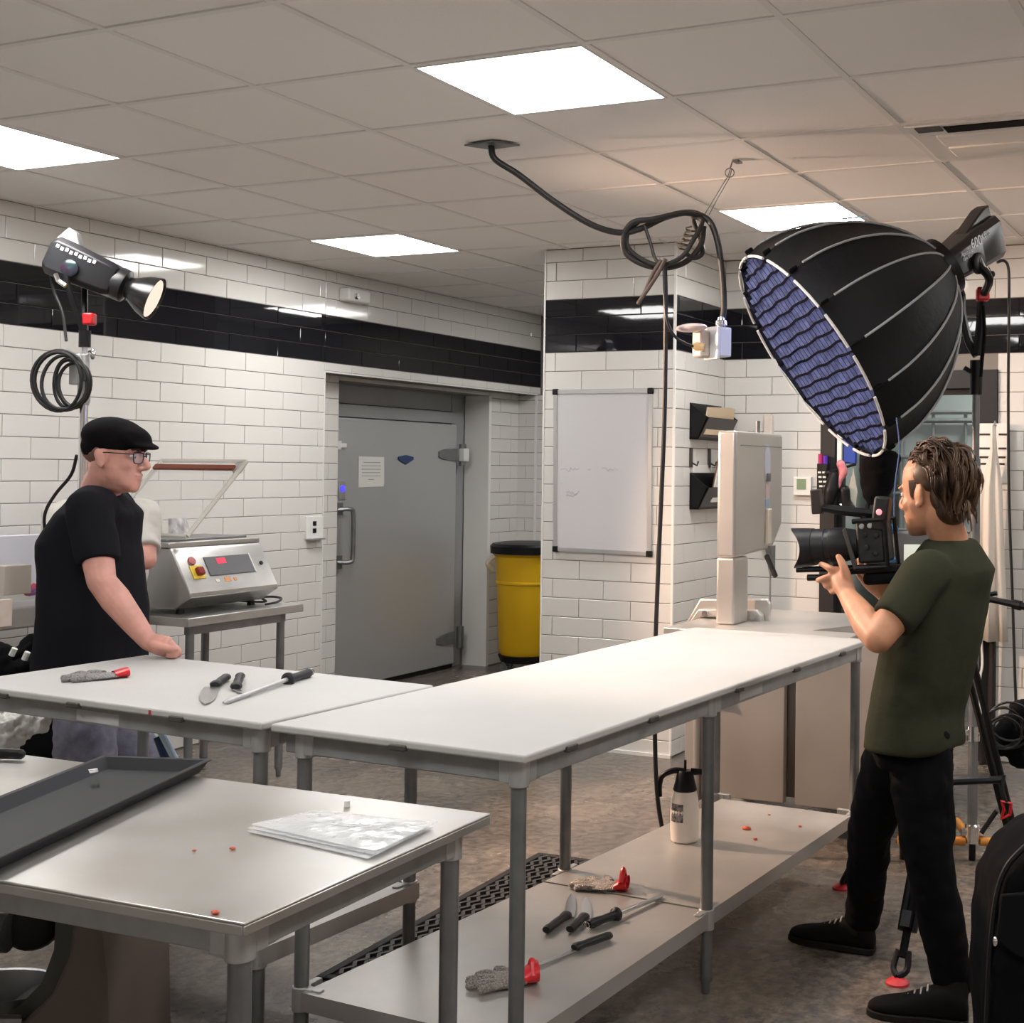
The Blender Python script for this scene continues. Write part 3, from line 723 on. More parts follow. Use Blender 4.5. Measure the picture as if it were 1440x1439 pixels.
obj('sticker', MB().bx((5.985, 2.2495, 1.385), (6.035, 2.2525, 1.425)), mat('blue_sticker', (0.30, 0.40, 0.55), 0.5), head, smooth=0)
obj('catch', MB().bx((5.995, 2.238, 1.51), (6.025, 2.252, 1.55)), M_steel_d, head, bevel=0.003)
obj('tension_rod', MB().cyl((5.985, 2.295, 1.74), (5.985, 2.295, 1.80), 0.012), M_steel_d, head)
obj('blade_guard', MB().prism([(6.03, 2.24, 1.20), (6.10, 2.24, 1.20), (6.10, 2.24, 1.05)], (0, 0.03, 0)), M_steel_d, t, smooth=0)
obj('guard_knob', MB().tube([(5.955, 2.23, 1.155), (6.075, 2.23, 1.055)], 0.013, 8), M_black, t)
obj('blade', MB().bx((6.065, 2.255, 0.86), (6.085, 2.258, 1.20)), M_steel, t, smooth=0)
obj('saw_table', MB().bx((5.38, 1.66, 0.835), (6.35, 2.50, 0.862)), M_saw, t, bevel=0.004)
mt = MB().prism([(5.840, 2.623, 0.788), (5.840, 2.525, 0.950), (5.840, 2.182, 0.966), (5.840, 2.164, 0.941), (5.840, 2.177, 0.788)], (0.02, 0, 0))
obj('meat_pusher', mt, M_saw, t, bevel=0.008)
obj('pusher_grip', MB().prism([(5.800, 2.583, 0.808), (5.800, 2.518, 0.903), (5.800, 2.405, 0.909), (5.800, 2.405, 0.872), (5.800, 2.499, 0.867), (5.800, 2.550, 0.790)], (0.03, 0, 0)), M_saw, t, bevel=0.006)
obj('pusher_grip', MB().prism([(5.800, 2.283, 0.912), (5.800, 2.219, 0.915), (5.800, 2.191, 0.890), (5.800, 2.186, 0.792), (5.800, 2.282, 0.793)], (0.03, 0, 0)), M_saw, t, bevel=0.006)
for c in ((5.790, 2.470, 0.886), (5.790, 2.229, 0.883), (5.790, 2.229, 0.827)):
    obj('pusher_bolt', MB().lathe(c, (-1, 0, 0.1), [(0, 0.014), (0.02, 0.014)], 10), M_chrome, t)
obj('thickness_plate', MB().prism([(5.60, 1.88, 0.862), (5.60, 1.62, 0.862), (5.60, 1.62, 0.905)], (0.02, 0, 0)), M_steel_d, t, smooth=0)
# cabinet of the saw
obj('cabinet_panel', MB().bx((5.40, 1.935, 0.14), (5.44, 2.40, 0.835)), M_saw2, t, bevel=0.004)
obj('cabinet_panel', MB().bx((5.40, 1.52, 0.14), (5.44, 1.885, 0.835)), M_saw2, t, bevel=0.004)
obj('cabinet_body', MB().bx((5.445, 1.53, 0.16), (6.10, 2.395, 0.835)), mat('dark_saw_steel', (0.16, 0.145, 0.13), 0.5, 0.6), t, smooth=0)
obj('upright_tube', MB().cyl((5.385, 2.335, 0.12), (5.385, 2.335, 0.84), 0.016), M_saw2, t)
obj('junction_box', MB().bx((5.36, 2.22, 0.57), (5.40, 2.30, 0.80)), M_saw2, t, bevel=0.004)
obj('chrome_knob', MB().ell((5.352, 2.255, 0.60), (0.012, 0.012, 0.012)), M_chrome, t)
for y in (2.10, 1.99): obj('panel_bolt', MB().ell((5.397, y, 0.71), (0.006, 0.008, 0.008), n=10, m=6), M_chrome, t)
for x, y in ((5.47, 1.60), (5.47, 2.32), (6.02, 1.60), (6.02, 2.32)):
    obj('cabinet_foot', MB().lathe((x, y, 0), (0, 0, 1), [(0, 0.03), (0.02, 0.03), (0.03, 0.018), (0.145, 0.018)], 14), M_steel_d, t)
obj('base_rail', MB().bx((5.40, 1.54, 0.09), (6.08, 1.60, 0.15)), M_saw2, t, smooth=0)
obj('base_rail', MB().bx((5.40, 2.36, 0.09), (6.08, 2.40, 0.15)), M_saw2, t, smooth=0)
tag(obj('conduit', MB().bx((XB - 0.045, 2.695, 1.10), (XB - 0.008, 2.745, 1.885)), mat('peach_trunking', (0.72, 0.64, 0.57), 0.5), None, bevel=0.004), 'pale vertical cable trunking on the tiles behind the band saw head', 'conduit')

# ------------------------------------------------------------------ yellow bin on a dolly
bx_, by_ = 8.93, 5.31
t = thing('waste_bin', 'yellow round waste bin with black lid on a wheeled dolly in the recess', 'bin', (bx_, by_, 0))
obj('body', MB().lathe((bx_, by_, 0.13), (0, 0, 1), [(0, 0.20), (0.03, 0.215), (0.54, 0.235), (0.545, 0.245), (0.56, 0.245), (0.565, 0.238), (0.75, 0.25), (0.76, 0.262), (0.785, 0.262)], 40), M_yellow, t)
obj('lid', MB().lathe((bx_, by_, 0.905), (0, 0, 1), [(0, 0.285), (0.055, 0.288), (0.075, 0.27), (0.085, 0.20)], 40), M_black, t)
obj('handle', MB().tube([(bx_ - 0.21, by_ + 0.17, 0.88), (bx_ - 0.26, by_ + 0.20, 0.83), (bx_ - 0.21, by_ + 0.18, 0.78)], 0.018, 8, sub=4), mat('pale_handle', (0.62, 0.52, 0.40), 0.5), t)
dl = obj('dolly', MB().lathe((bx_, by_, 0.075), (0, 0, 1), [(0, 0.20), (0.05, 0.22)], 30), M_black, t)
for k in range(5):
    a = k * 2 * math.pi / 5 + 2.6
    x, y = bx_ + 0.19 * math.cos(a), by_ + 0.19 * math.sin(a)
    obj('caster', MB().cyl((x - 0.013, y, 0.035), (x + 0.013, y, 0.035), 0.035, n=16).bx((x - 0.02, y - 0.012, 0.05), (x + 0.02, y + 0.012, 0.078)), M_steel_d, dl)

# ------------------------------------------------------------------ things on the front table
def rot2(p, c, s): return (p[0] * c - p[1] * s, p[0] * s + p[1] * c)
# long black tray
def tray():
    a = math.atan2(0.236, 0.731) + math.pi
    t = thing('meat_tray', 'long black plastic display tray lying across the front steel table', 'tray', (2.325, 2.358, 0.861), local=True, rz=a)
    Ln, W, H = 0.86, 0.262, 0.026
    def ring(x0, x1, w, z): return [Vector((x0, -w / 2, z)), Vector((x1, -w / 2, z)), Vector((x1, w / 2, z)), Vector((x0, w / 2, z))]
    rings = [ring(0.02, Ln - 0.02, W - 0.04, 0.0), ring(0.006, Ln - 0.006, W - 0.014, H - 0.004), ring(0, Ln, W, H), ring(0, Ln, W, H + 0.003), ring(0.012, Ln - 0.012, W - 0.024, H + 0.003), ring(0.03, Ln - 0.03, W - 0.06, 0.005)]
    obj('tray', MB().loft(rings), mat('black_tray_plastic', (0.020, 0.021, 0.024), 0.55, bump=0.05, bscale=400, spec=0.25), t, bevel=0.003)
    return t
tray()
tag(obj('tray_sticker', MB().prism([(2.155, 2.384, 0.892), (2.174, 2.378, 0.892), (2.150, 2.348, 0.892), (2.132, 2.354, 0.892)], (0, 0, 0.0008)), mat('speckled_label', (0.06, 0.06, 0.06), 0.4, vscale=60, col2=(0.7, 0.7, 0.7)), None, smooth=0), 'small speckled sticker in the far corner of the black tray', 'sticker')
# stack of clear vacuum bags
M_bag = mat('clear_bag_film', (0.85, 0.86, 0.87), 0.12, alpha=0.42, bump=0.6, bscale=16, spec=0.7)
random.seed(11)
cz = [(2.007, 1.804), (2.156, 1.762), (2.184, 1.501), (1.965, 1.486)]
labs = ['clear plastic vacuum bag on top of the pile on the front steel table', 'clear plastic vacuum bag in the middle of the pile on the steel table', 'clear plastic vacuum bag at the bottom of the pile on the steel table']
for k in range(3):
    mb = MB(); n = 14; z0 = 0.8625 + k * 0.0045
    P = [Vector((x + random.uniform(-.008, .008) + 0.004 * k, y + random.uniform(-.008, .008), 0)) for x, y in cz]
    top, bot = [], []
    for i in range(n + 1):
        for j in range(n + 1):
            u, v = i / n, j / n
            p = P[0].lerp(P[1], v).lerp(P[3].lerp(P[2], v), u)
            e = min(u, 1 - u, v, 1 - v)
            h = 0.0022 * min(1, e * 8) + 0.003 * abs(mnoise.noise(Vector((u * 4 + k, v * 4, 3.1)))) * min(1, e * 6)
            lift = 0.010 * max(0, (u - 0.75)) if k == 2 else 0
            top.append((p.x, p.y, z0 + h + 0.0012 + lift)); bot.append((p.x, p.y, z0 + lift))
    fs = []; q = (n + 1) ** 2
    for i in range(n):
        for j in range(n):
            a = i * (n + 1) + j
            fs.append((a, a + 1, a + n + 2, a + n + 1)); fs.append((q + a, q + a + n + 1, q + a + n + 2, q + a + 1))
    mb.add(top + bot, fs)
    o = obj('vacuum_bag', mb, M_bag, None, smooth=180)
    tag(o, labs[2 - k], 'bag', 'clear vacuum bags on the front table')
tag(obj('bottle_cap', MB().lathe((2.246, 1.758, 0.861), (0, 0, 1), [(0, 0.0065), (0.012, 0.006), (0.013, 0.004)], 14), M_white), 'tiny white cap standing on the steel table behind the plastic bags', 'cap')
M_meat = mat('meat_scrap', (0.55, 0.10, 0.05), 0.45, var=0.4, vscale=120)
scr = [((303, 1283, 0.862), 0.007, 'small red meat scrap near the front corner of the steel table'), ((327, 1193, 0.862), 0.006, 'small red meat scrap in the middle of the steel table'),
       ((273, 1196, 0.862), 0.004, 'smallest meat scrap on the steel table left of the middle')]
def scrap(loc, r, label):
    mb = MB().ell(loc, (r, r * 1.3, r * 0.5), n=10, m=6)
    mb.v = [tuple(Vector(v) + Vector((mnoise.noise(Vector(v) * 300), mnoise.noise(Vector(v) * 300 + Vector((9, 0, 0))), 0)) * r * 0.35) for v in mb.v]
    tag(obj('meat_scrap', mb, M_meat, None, smooth=180), label, 'scrap', 'meat scraps')
scrap((1.626, 1.523, 0.863), 0.006, scr[0][2]); scrap((1.908, 1.749, 0.863), 0.005, scr[1][2]); scrap((1.867, 1.801, 0.863), 0.0035, scr[2][2])
scrap((4.578, 1.782, 0.252), 0.014, 'largest red meat scrap on the lower shelf near its far end')
scrap((4.692, 1.615, 0.252), 0.006, 'tiny meat scrap near the far right corner of the lower shelf')
scrap((4.460, 1.703, 0.252), 0.007, 'small meat scrap nearest the edge of the lower shelf')
scrap((4.795, 1.774, 0.252), 0.005, 'tiny meat scrap farthest back on the lower shelf')
tag(obj('black_tube', MB().limb([(2.223, 2.800, 0.875), (2.247, 2.752, 0.875), (2.256, 2.716, 0.875)], [0.0125, 0.013, 0.0125], n=12), M_black), 'thick black rubber tube end at the left edge of the front steel table', 'tube')

# ------------------------------------------------------------------ knives, steels, gloves
M_blade = mat('knife_blade', (0.60, 0.60, 0.60), 0.28, 1.0)
M_grip = mat('black_grip', (0.012, 0.012, 0.014), 0.45, bump=0.1, bscale=200)
def ground_frame(p, q):
    p, q = Vector(p), Vector(q); d = (q - p); L = d.length; d.normalize(); s = Vector((-d.y, d.x, 0)).normalized(); return p, d, s, L
def knife(label, heel, tip, butt, bw=0.026, curve=0.0, group=None, loc_z=0.0):
    """heel: where blade meets grip, tip of blade, butt of grip"""
    t = thing('butcher_knife', label, 'knife', heel, group=group)
    p, d, s, L = ground_frame(heel, tip)
    up = Vector((0, 0, 1))
    pts_s, pts_e = [], []
    for k in range(11):
        u = k / 10; c = curve * math.sin(u * math.pi * 0.5) ** 2
        cen = p + d * L * u + s * c
        wd = bw * (1 - u ** 5) * 0.5 + 0.0008
        pts_s.append(cen + s * (wd * 0.6)); pts_e.append(cen - s * (wd * 1.1))
    poly = pts_s + list(reversed(pts_e))
    obj('blade', MB().prism([v + up * 0.004 for v in poly], up * 0.002), M_blade, t, smooth=0)
    b = Vector(butt); p2, d2, s2, L2 = ground_frame(heel, butt); rings = []
    for u, w, h in ((-0.06, 0.012, 0.008), (0.0, 0.017, 0.011), (0.10, 0.016, 0.011), (0.22, 0.012, 0.010), (0.5, 0.0135, 0.011), (0.78, 0.0125, 0.0105), (0.92, 0.015, 0.011), (1.0, 0.012, 0.009)):
        c = p2 + d2 * L2 * u; c.z = p2.z + 0.0115
        rings.append([c + s2 * w * math.cos(a) + up * h * math.sin(a) for a in [2 * math.pi * j / 14 for j in range(14)]])
    obj('grip', MB().loft(rings), M_grip, t)
    return t
def honing_steel(label, tip, guard, butt, r=0.006):
    t = thing('honing_steel', label, 'honing steel', guard)
    T, G, B = Vector(tip), Vector(guard), Vector(butt)
    G.z += 0.013; B.z += 0.013; T.z += 0.007
    d = (B - G).normalized()
    obj('rod', MB().tube([T, T.lerp(G, 0.06), G], [r * 0.5, r, r], 12), M_steel, t)
    obj('grip', MB().tube([G, G.lerp(B, 0.15), G.lerp(B, 0.5), G.lerp(B, 0.9), B], [0.010, 0.013, 0.012, 0.0145, 0.010], 14), M_grip, t)
    obj('guard', MB().lathe(G - d * 0.006, d, [(0, 0.013), (0.006, 0.0205), (0.016, 0.0205), (0.024, 0.013)], 16), M_grip, t)
    obj('hanging_ring', MB().tube([B + d * 0.010 + Vector((0, math.cos(a), math.sin(a))) * 0.009 for a in [k * math.pi / 6 for k in range(12)]], 0.0015, 6, closed=True), M_chrome, t)
ZT = 0.912
knife('curved breaking knife with black grip on the left white table', (3.006, 2.829, 0.913), (2.760, 2.673, 0.913), (3.130, 2.902, 0.913), 0.052, 0.030, 'knives on the left white table')
knife('small boning knife, its blade pointing away, beside the curved knife on the left white table', (3.005, 2.751, 0.913), (2.931, 2.632, 0.913), (3.169, 2.885, 0.913), 0.018, 0.0, 'knives on the left white table')
honing_steel('honing steel with black grip on the left white table, nearest its right end', (2.804, 2.610, 0.913), (3.161, 2.699, 0.913), (3.299, 2.729, 0.913), 0.007)
S = 0.276
knife('large knife with black grip on the lower shelf, leftmost of the two side by side', (3.448, 1.903, 0.247), (3.648, 1.982, 0.247), (3.308, 1.891, 0.247), 0.036, 0.012, 'knives on the lower shelf')
knife('knife with black grip on the lower shelf, right one of the two side by side', (3.459, 1.850, 0.247), (3.635, 1.930, 0.247), (3.342, 1.834, 0.247), 0.032, 0.010, 'knives on the lower shelf')
knife('slim boning knife nearest the edge of the lower shelf, blade towards the front', (3.227, 1.751, 0.247), (3.048, 1.790, 0.247), (3.350, 1.710, 0.247), 0.018, 0.0, 'knives on the lower shelf')
honing_steel('honing steel with thick black grip on the lower shelf', (3.739, 1.729, 0.247), (3.512, 1.770, 0.247), (3.396, 1.802, 0.247), 0.007)
M_mesh = mat('steel_ring_mesh', (0.36, 0.33, 0.30), 0.45, 0.8, var=0.5, vscale=220, bump=0.9, bscale=260)
M_mesh2 = mat('grey_knit_glove', (0.25, 0.24, 0.235), 0.8, var=0.4, vscale=150, bump=0.6, bscale=220)
def glove(label, wrist, dirn, L, m, red_h, spread=0.3, flat=0.007, seed=1, cuff_open=True):
    random.seed(seed)
    t = thing('cut_resistant_glove', label, 'glove', wrist)
    w = Vector(wrist); d = Vector((dirn[0], dirn[1], 0)).normalized(); s = Vector((-d.y, d.x, 0)); up = Vector((0, 0, 1))
    mb = MB(); rings = []
    for u, hw, h in ((0.0, 0.035, flat), (0.2, 0.042, flat * 1.3), (0.42, 0.047, flat * 1.25), (0.52, 0.043, flat)):
        c = w + d * L * u + up * (flat + 0.001)
        rings.append([c + s * hw * math.cos(a) + up * h * math.sin(a) for a in [2 * math.pi * j / 16 for j in range(16)]])
    mb.loft(rings)
    for k, (o, l) in enumerate(((-0.034, 0.80), (-0.012, 0.97), (0.011, 1.0), (0.033, 0.86))):
        ang = (k - 1.5) * spread * 0.35 + random.uniform(-0.08, 0.08)
        fd = d * math.cos(ang) + s * math.sin(ang)
        b = w + d * L * 0.46 + s * o + up * (flat + 0.001); e = b + fd * L * (l - 0.48)
        mb.tube([b, b.lerp(e, 0.5) + up * random.uniform(0, 0.006), e, e + fd * 0.006], [0.0105, 0.0105, 0.0095, 0.004], 10, sub=3)
    b = w + d * L * 0.18 - s * 0.03 + up * (flat + 0.001); e = b - s * 0.045 + d * L * 0.22
    mb.tube([b, b.lerp(e, 0.5) - s * 0.01, e, e + d * 0.006], [0.012, 0.012, 0.010, 0.004], 10, sub=3)
    obj('mesh_hand', mb, m, t, smooth=60)
    cf = MB(); n = 20; rings = []
    for u, hw, h in ((0.04, 0.035, flat * 1.3), (-0.10, 0.036, flat * 1.6 + red_h * 0.10), (-0.22, 0.034, flat * 1.7 + red_h * 0.18)):
        c = w + d * L * u + up * (h + 0.001)
        rings.append([c + s * hw * math.cos(a) + up * h * math.sin(a) for a in [2 * math.pi * j / n for j in range(n)]])
    inner = [[c + (Vector(sum((x for x in r), Vector())) / n - c) * 0.12 for c in r] for r in reversed(rings)]
    cf.loft(rings + inner, cap=False)
    obj('wrist_cuff', cf, M_red, t, smooth=60)
    if red_h > 0.02:
        e = w - d * L * 0.12 + up * red_h * 0.4
        obj('strap', MB().tube([e - s * 0.03, e + up * red_h * 0.8 - s * 0.012, e + up * red_h * 1.2 + s * 0.004, e + up * red_h * 0.3 + s * 0.03], [0.010, 0.009, 0.008, 0.009], 8, sub=5), M_red, t)
    return t
g1, g2 = Vector((3.022, 3.236, 0.912)), Vector((2.890, 3.313, 0.912))
glove('grey knit glove with red cuff lying on the left white table', tuple(g1), (g2 - g1), (g2 - g1).length, M_mesh2, 0.012, 0.15, 0.007, 2)
g1, g2 = Vector((3.755, 1.893, 0.246)), Vector((3.731, 1.992, 0.246))
glove('steel mesh glove with tall red cuff on the lower shelf, the farther one', tuple(g1), (g2 - g1), max(0.15, (g2 - g1).length), M_mesh, 0.040, 0.3, 0.009, 5)
g1, g2 = Vector((2.977, 1.763, 0.246)), Vector((2.912, 1.836, 0.246))
glove('steel mesh glove with red cuff on the lower shelf behind the front corner leg', tuple(g1), (g2 - g1), max(0.15, (g2 - g1).length), M_mesh, 0.034, 0.5, 0.012, 8)

# ------------------------------------------------------------------ pump sprayer on the lower shelf
sx, sy, sz = 4.34, 1.925, 0.249
t = thing('pump_sprayer', 'white pump sprayer bottle with black pump head on the lower shelf', 'sprayer', (sx, sy, sz))
obj('bottle', MB().lathe((sx, sy, sz), (0, 0, 1), [(0, 0.044), (0.006, 0.049), (0.05, 0.0515), (0.11, 0.051), (0.15, 0.047), (0.175, 0.041), (0.19, 0.036)], 28), mat('milky_plastic', (0.78, 0.70, 0.62), 0.4, sss=0.2), t)
obj('collar', MB().lathe((sx, sy, sz + 0.178), (0, 0, 1), [(0, 0.041), (0.004, 0.043), (0.03, 0.036), (0.062, 0.029), (0.07, 0.024)], 24), M_black, t)
dl = Vector((-0.40, 0.916, 0)).normalized()
c = Vector((sx, sy, sz))
up = Vector((0, 0, 1))
obj('grip', MB().tube([c + up * 0.245, c + dl * 0.04 + up * 0.247, c + dl * 0.078 + up * 0.23, c + dl * 0.090 + up * 0.20, c + dl * 0.088 + up * 0.155], [0.011, 0.011, 0.010, 0.010, 0.008], 10, sub=5), M_black, t)
obj('pump_knob', MB().tube([c + up * 0.244 - dl * 0.02, c + up * 0.243 - dl * 0.055, c + up * 0.238 - dl * 0.098], [0.013, 0.011, 0.004], 10), M_black, t)
obj('pressure_pin', MB().tube([c + up * 0.245, c + up * 0.285], 0.005, 8), M_black, t)
lp = MB(); rings = []
for hh in (0.075, 0.138):
    rr = 0.0522 if hh < 0.1 else 0.0495
    rings.append([c + Vector((math.cos(a), math.sin(a), 0)) * rr + up * hh for a in [math.radians(138 + k * 7.5) for k in range(9)]])
fs = [(k, k + 1, 9 + k + 1, 9 + k) for k in range(8)]
lb = obj('brand_label', lp.add([p for r_ in rings for p in r_], fs), mat('black_print_label', (0.02, 0.02, 0.02), 0.4, vscale=70, col2=(0.35, 0.32, 0.30)), t, smooth=60)

# ------------------------------------------------------------------ rubber floor mat
def floor_mat_obj():
    a = math.atan2(2.455 - 2.543, 4.661 - 3.302)
    t = thing('floor_mat', 'black perforated rubber floor mat between the two white tables', 'mat', (3.305, 2.20, 0.0), local=True, rz=0.04)
    Lm, Wm = 1.43, 0.48
    m = M_rubber
    rim = MB()
    for p, q in (((0, 0), (Lm, 0.03)), ((0, Wm - 0.03), (Lm, Wm)), ((0, 0.03), (0.03, Wm - 0.03)), ((Lm - 0.03, 0.03), (Lm, Wm - 0.03))):
        rim.bx((p[0], p[1], 0), (q[0], q[1], 0.010))
    obj('rim', rim, m, t, bevel=0.003)
    obj('backing', MB().bx((0.03, 0.03, 0), (Lm - 0.03, Wm - 0.03, 0.003)), M_blackm, t, smooth=0)
    rib = MB(); n = 0
    p = 0.034
    for i in range(int(Lm / p)):
        for j in range(int((Wm - 0.05) / 0.030)):
            x, y = 0.04 + i * p, 0.038 + j * 0.030
            if x > Lm - 0.045 or y > Wm - 0.038: continue
            rib.box((x + (p / 2 if j % 2 else 0), y, 0.0075), (0.040, 0.0125, 0.010), rotm(z=32 if (i + j) % 2 else -32))
    obj('rubber_ribs', rib, mat('ribbed_rubber', (0.035, 0.033, 0.032), 0.55), t, smooth=0, kind='stuff')
floor_mat_obj()

# ------------------------------------------------------------------ mixer pedestal under the front table
t = thing('mixer_base', 'grey-brown cast machine base with curved yoke under the front steel table', 'machine', (1.9, 2.35, 0))
M_cast = mat('grey_brown_enamel', (0.12, 0.092, 0.077), 0.5, var=0.12, vscale=5)
arc = [(2.053, 2.207, 0.411)]
cy0 = 2.16; yk = []
# yoke: a plate with a round bite, facing the camera, standing on the floor
o0 = Vector((2.016, 2.290, 0.437)); rgt = Vector((0.40, -0.916, 0)); up = Vector((0, 0, 1)); bk = Vector((0.916, 0.40, 0))
s = 2.75 / 1877.8
def sp(x, y, k=0.0): return Vector((1.961, 2.409, 0.612)) + rgt * (x * s) - up * ((y - 1300) * s) + bk * k
outer = [(104, 1275), (137, 1275), (143, 1330), (150, 1380), (153, 1480), (160, 1640), (-150, 1640), (-150, 1520)]
inner = [(-100, 1480), (-30, 1468), (30, 1440), (72, 1400), (96, 1345)]
obj('yoke', MB().prism([sp(x, y) for x, y in outer + inner], bk * 0.34), M_cast, t, bevel=0.01)
obj('yoke_lining', MB().prism([sp(x, y, 0.02) for x, y in [(104, 1275), (96, 1345), (72, 1400), (30, 1440), (-30, 1468), (-30, 1448), (20, 1422), (54, 1386), (70, 1340), (72, 1275)]], bk * 0.28), mat('dark_olive_enamel', (0.05, 0.05, 0.045), 0.4), t, smooth=60)
obj('drive_housing', MB().lathe(sp(30, 1310, 0.05), -bk + rgt * 0.5, [(-0.15, 0.058), (0, 0.058), (0.02, 0.048), (0.03, 0.02)], 24), M_black, t)
obj('drive_shaft', MB().lathe(sp(-8, 1312, 0.0), rgt, [(-0.12, 0.03), (0, 0.03), (0.01, 0.04), (0.03, 0.04)], 18), M_steel_d, t)
obj('bowl_arm', MB().tube([sp(-60, 1420, -0.05), sp(0, 1425, -0.04), sp(28, 1436, 0.0)], 0.014, 8, sub=4), M_steel_d, t)
obj('bowl', MB().lathe(sp(-40, 1420, 0.12), (0.1, 0, 1), [(-0.17, 0.05), (-0.13, 0.10), (0.0, 0.125), (0.005, 0.128), (0.003, 0.12), (-0.12, 0.09)], 28), M_steel_d, t)
# ------------------------------------------------------------------ ceiling power drop
t = thing('power_drop', 'heavy black cord looped from the ceiling plate down to a grey socket box', 'cord', (4.88, 2.1, 2.80))
obj('ceiling_plate', MB().prism([(4.30, 2.86, 2.79), (4.39, 2.80, 2.79), (4.375, 2.66, 2.79), (4.285, 2.72, 2.79)], (0, 0, 0.006)), M_steel_d, t, smooth=0)
D = 5.3
cord = MB().tube([(4.338, 2.765, 2.792), (4.345, 2.75, 2.74), (4.410, 2.683, 2.688), (4.510, 2.582, 2.596), (4.602, 2.474, 2.519), (4.683, 2.390, 2.494), (4.734, 2.322, 2.513), (4.791, 2.241, 2.563), (4.834, 2.167, 2.585), (4.866, 2.119, 2.577), (4.874, 2.076, 2.541), (4.878, 2.046, 2.455), (4.887, 2.030, 2.328), (4.891, 2.024, 2.215), (4.889, 2.029, 2.159)], 0.0125, 10, sub=6)
obj('main_cord', cord, M_cord, t)
lp = MB().tube([(4.847, 2.111, 2.573), (4.792, 2.164, 2.575), (4.729, 2.258, 2.547), (4.696, 2.335, 2.532), (4.691, 2.372, 2.478), (4.704, 2.369, 2.415), (4.742, 2.309, 2.372), (4.785, 2.235, 2.361), (4.828, 2.162, 2.389), (4.859, 2.115, 2.456), (4.863, 2.102, 2.532)], 0.0115, 10, sub=6)
lp.tube([(4.732, 2.328, 2.541), (4.716, 2.363, 2.504), (4.715, 2.368, 2.448), (4.725, 2.322, 2.399), (4.750, 2.241, 2.367), (4.783, 2.164, 2.399), (4.810, 2.125, 2.469), (4.842, 2.100, 2.546), (4.845, 2.141, 2.563), (4.873, 2.131, 2.502), (4.872, 2.111, 2.429), (4.839, 2.136, 2.403), (4.815, 2.166, 2.424)], 0.0095, 10, sub=6)
lp.tube([(4.732, 2.302, 2.525), (4.733, 2.277, 2.459), (4.734, 2.252, 2.388), (4.749, 2.219, 2.369)], 0.007, 8, sub=5)
obj('looped_cord', lp, M_cord, t)
obj('strap_loop', MB().tube([(4.732, 2.208, 2.388), (4.717, 2.243, 2.315), (4.696, 2.294, 2.231), (4.696, 2.306, 2.215), (4.714, 2.290, 2.255), (4.726, 2.260, 2.331), (4.739, 2.229, 2.385)], 0.008, 8, sub=4), mat('worn_brown_cord', (0.075, 0.052, 0.042), 0.6), t)
obj('coil_spring', MB().tube([Vector((4.818, 2.156, 2.480)) + Vector((math.cos(k * 1.2) * 0.022 + 0.0, math.sin(k * 1.2) * 0.02, 0)) + (Vector((4.825, 2.141, 2.517)) - Vector((4.812, 2.171, 2.432))) * (k / 24 - 0.5) for k in range(25)], 0.004, 6), mat('tarnished_spring', (0.15, 0.13, 0.10), 0.5, 0.8), t)
obj('hanger_wire', MB().tube([(4.871, 2.106, 2.577), (4.885, 2.073, 2.637), (4.907, 2.019, 2.736), (4.910, 2.011, 2.762)], 0.0022, 6).tube([(4.889, 2.092, 2.582), (4.902, 2.059, 2.650), (4.919, 2.018, 2.730), (4.922, 2.010, 2.764)], 0.0022, 6)
    .tube([Vector((4.910, 2.014, 2.748)) + Vector((0.4, -0.916, 0)) * 0.018 * math.cos(a) + Vector((0, 0, 1)) * 0.018 * math.sin(a) for a in [k * math.pi / 8 for k in range(16)]], 0.0022, 6, closed=True)
    .tube([(4.910, 2.011, 2.768), (4.918, 2.006, 2.794), (4.925, 1.985, 2.80)], 0.003, 6), M_steel_d, t)
obj('hanger_hook', MB().bx((4.90, 1.975, 2.789), (4.95, 2.0, 2.797)), M_steel_d, t, smooth=0)
# socket box
bc = Vector((4.885, 2.042, 2.068)); Rb = rotm(z=-33)
obj('socket_box', MB().box(bc, (0.058, 0.095, 0.115), Rb), mat('light_grey_box', (0.58, 0.58, 0.58), 0.35, 0.2), t, bevel=0.005)
obj('box_flange', MB().box(bc + Rb @ Vector((-0.033, 0.0, -0.004)), (0.012, 0.10, 0.13), Rb), MATS['light_grey_box'], t, bevel=0.003)
obj('cable_gland', MB().lathe(bc + Vector((0.0, -0.01, 0.056)), (0, 0, 1), [(0, 0.020), (0.012, 0.020), (0.014, 0.024), (0.03, 0.024), (0.034, 0.015), (0.045, 0.013)], 12), M_chrome, t)
rec = bc + Rb @ Vector((-0.062, 0.035, -0.005))
obj('receptacle', MB().box(rec, (0.045, 0.065, 0.11), Rb), mat('cream_receptacle', (0.62, 0.53, 0.45), 0.45), t, bevel=0.008)
flp = Vector((4.804, 2.127, 2.122))
obj('socket_flap', MB().ell(flp, (0.085, 0.045, 0.017), Rb @ rotm(z=95), n=20, m=8), mat('clear_pink_flap', (0.72, 0.62, 0.62), 0.25, alpha=0.8), t)
obj('plug', MB().lathe(Vector((4.827, 2.099, 2.048)), (-0.2, 0.9, 0.15), [(-0.02, 0.016), (0.015, 0.018), (0.03, 0.010)], 14), mat('tan_plug', (0.55, 0.36, 0.18), 0.5), t)
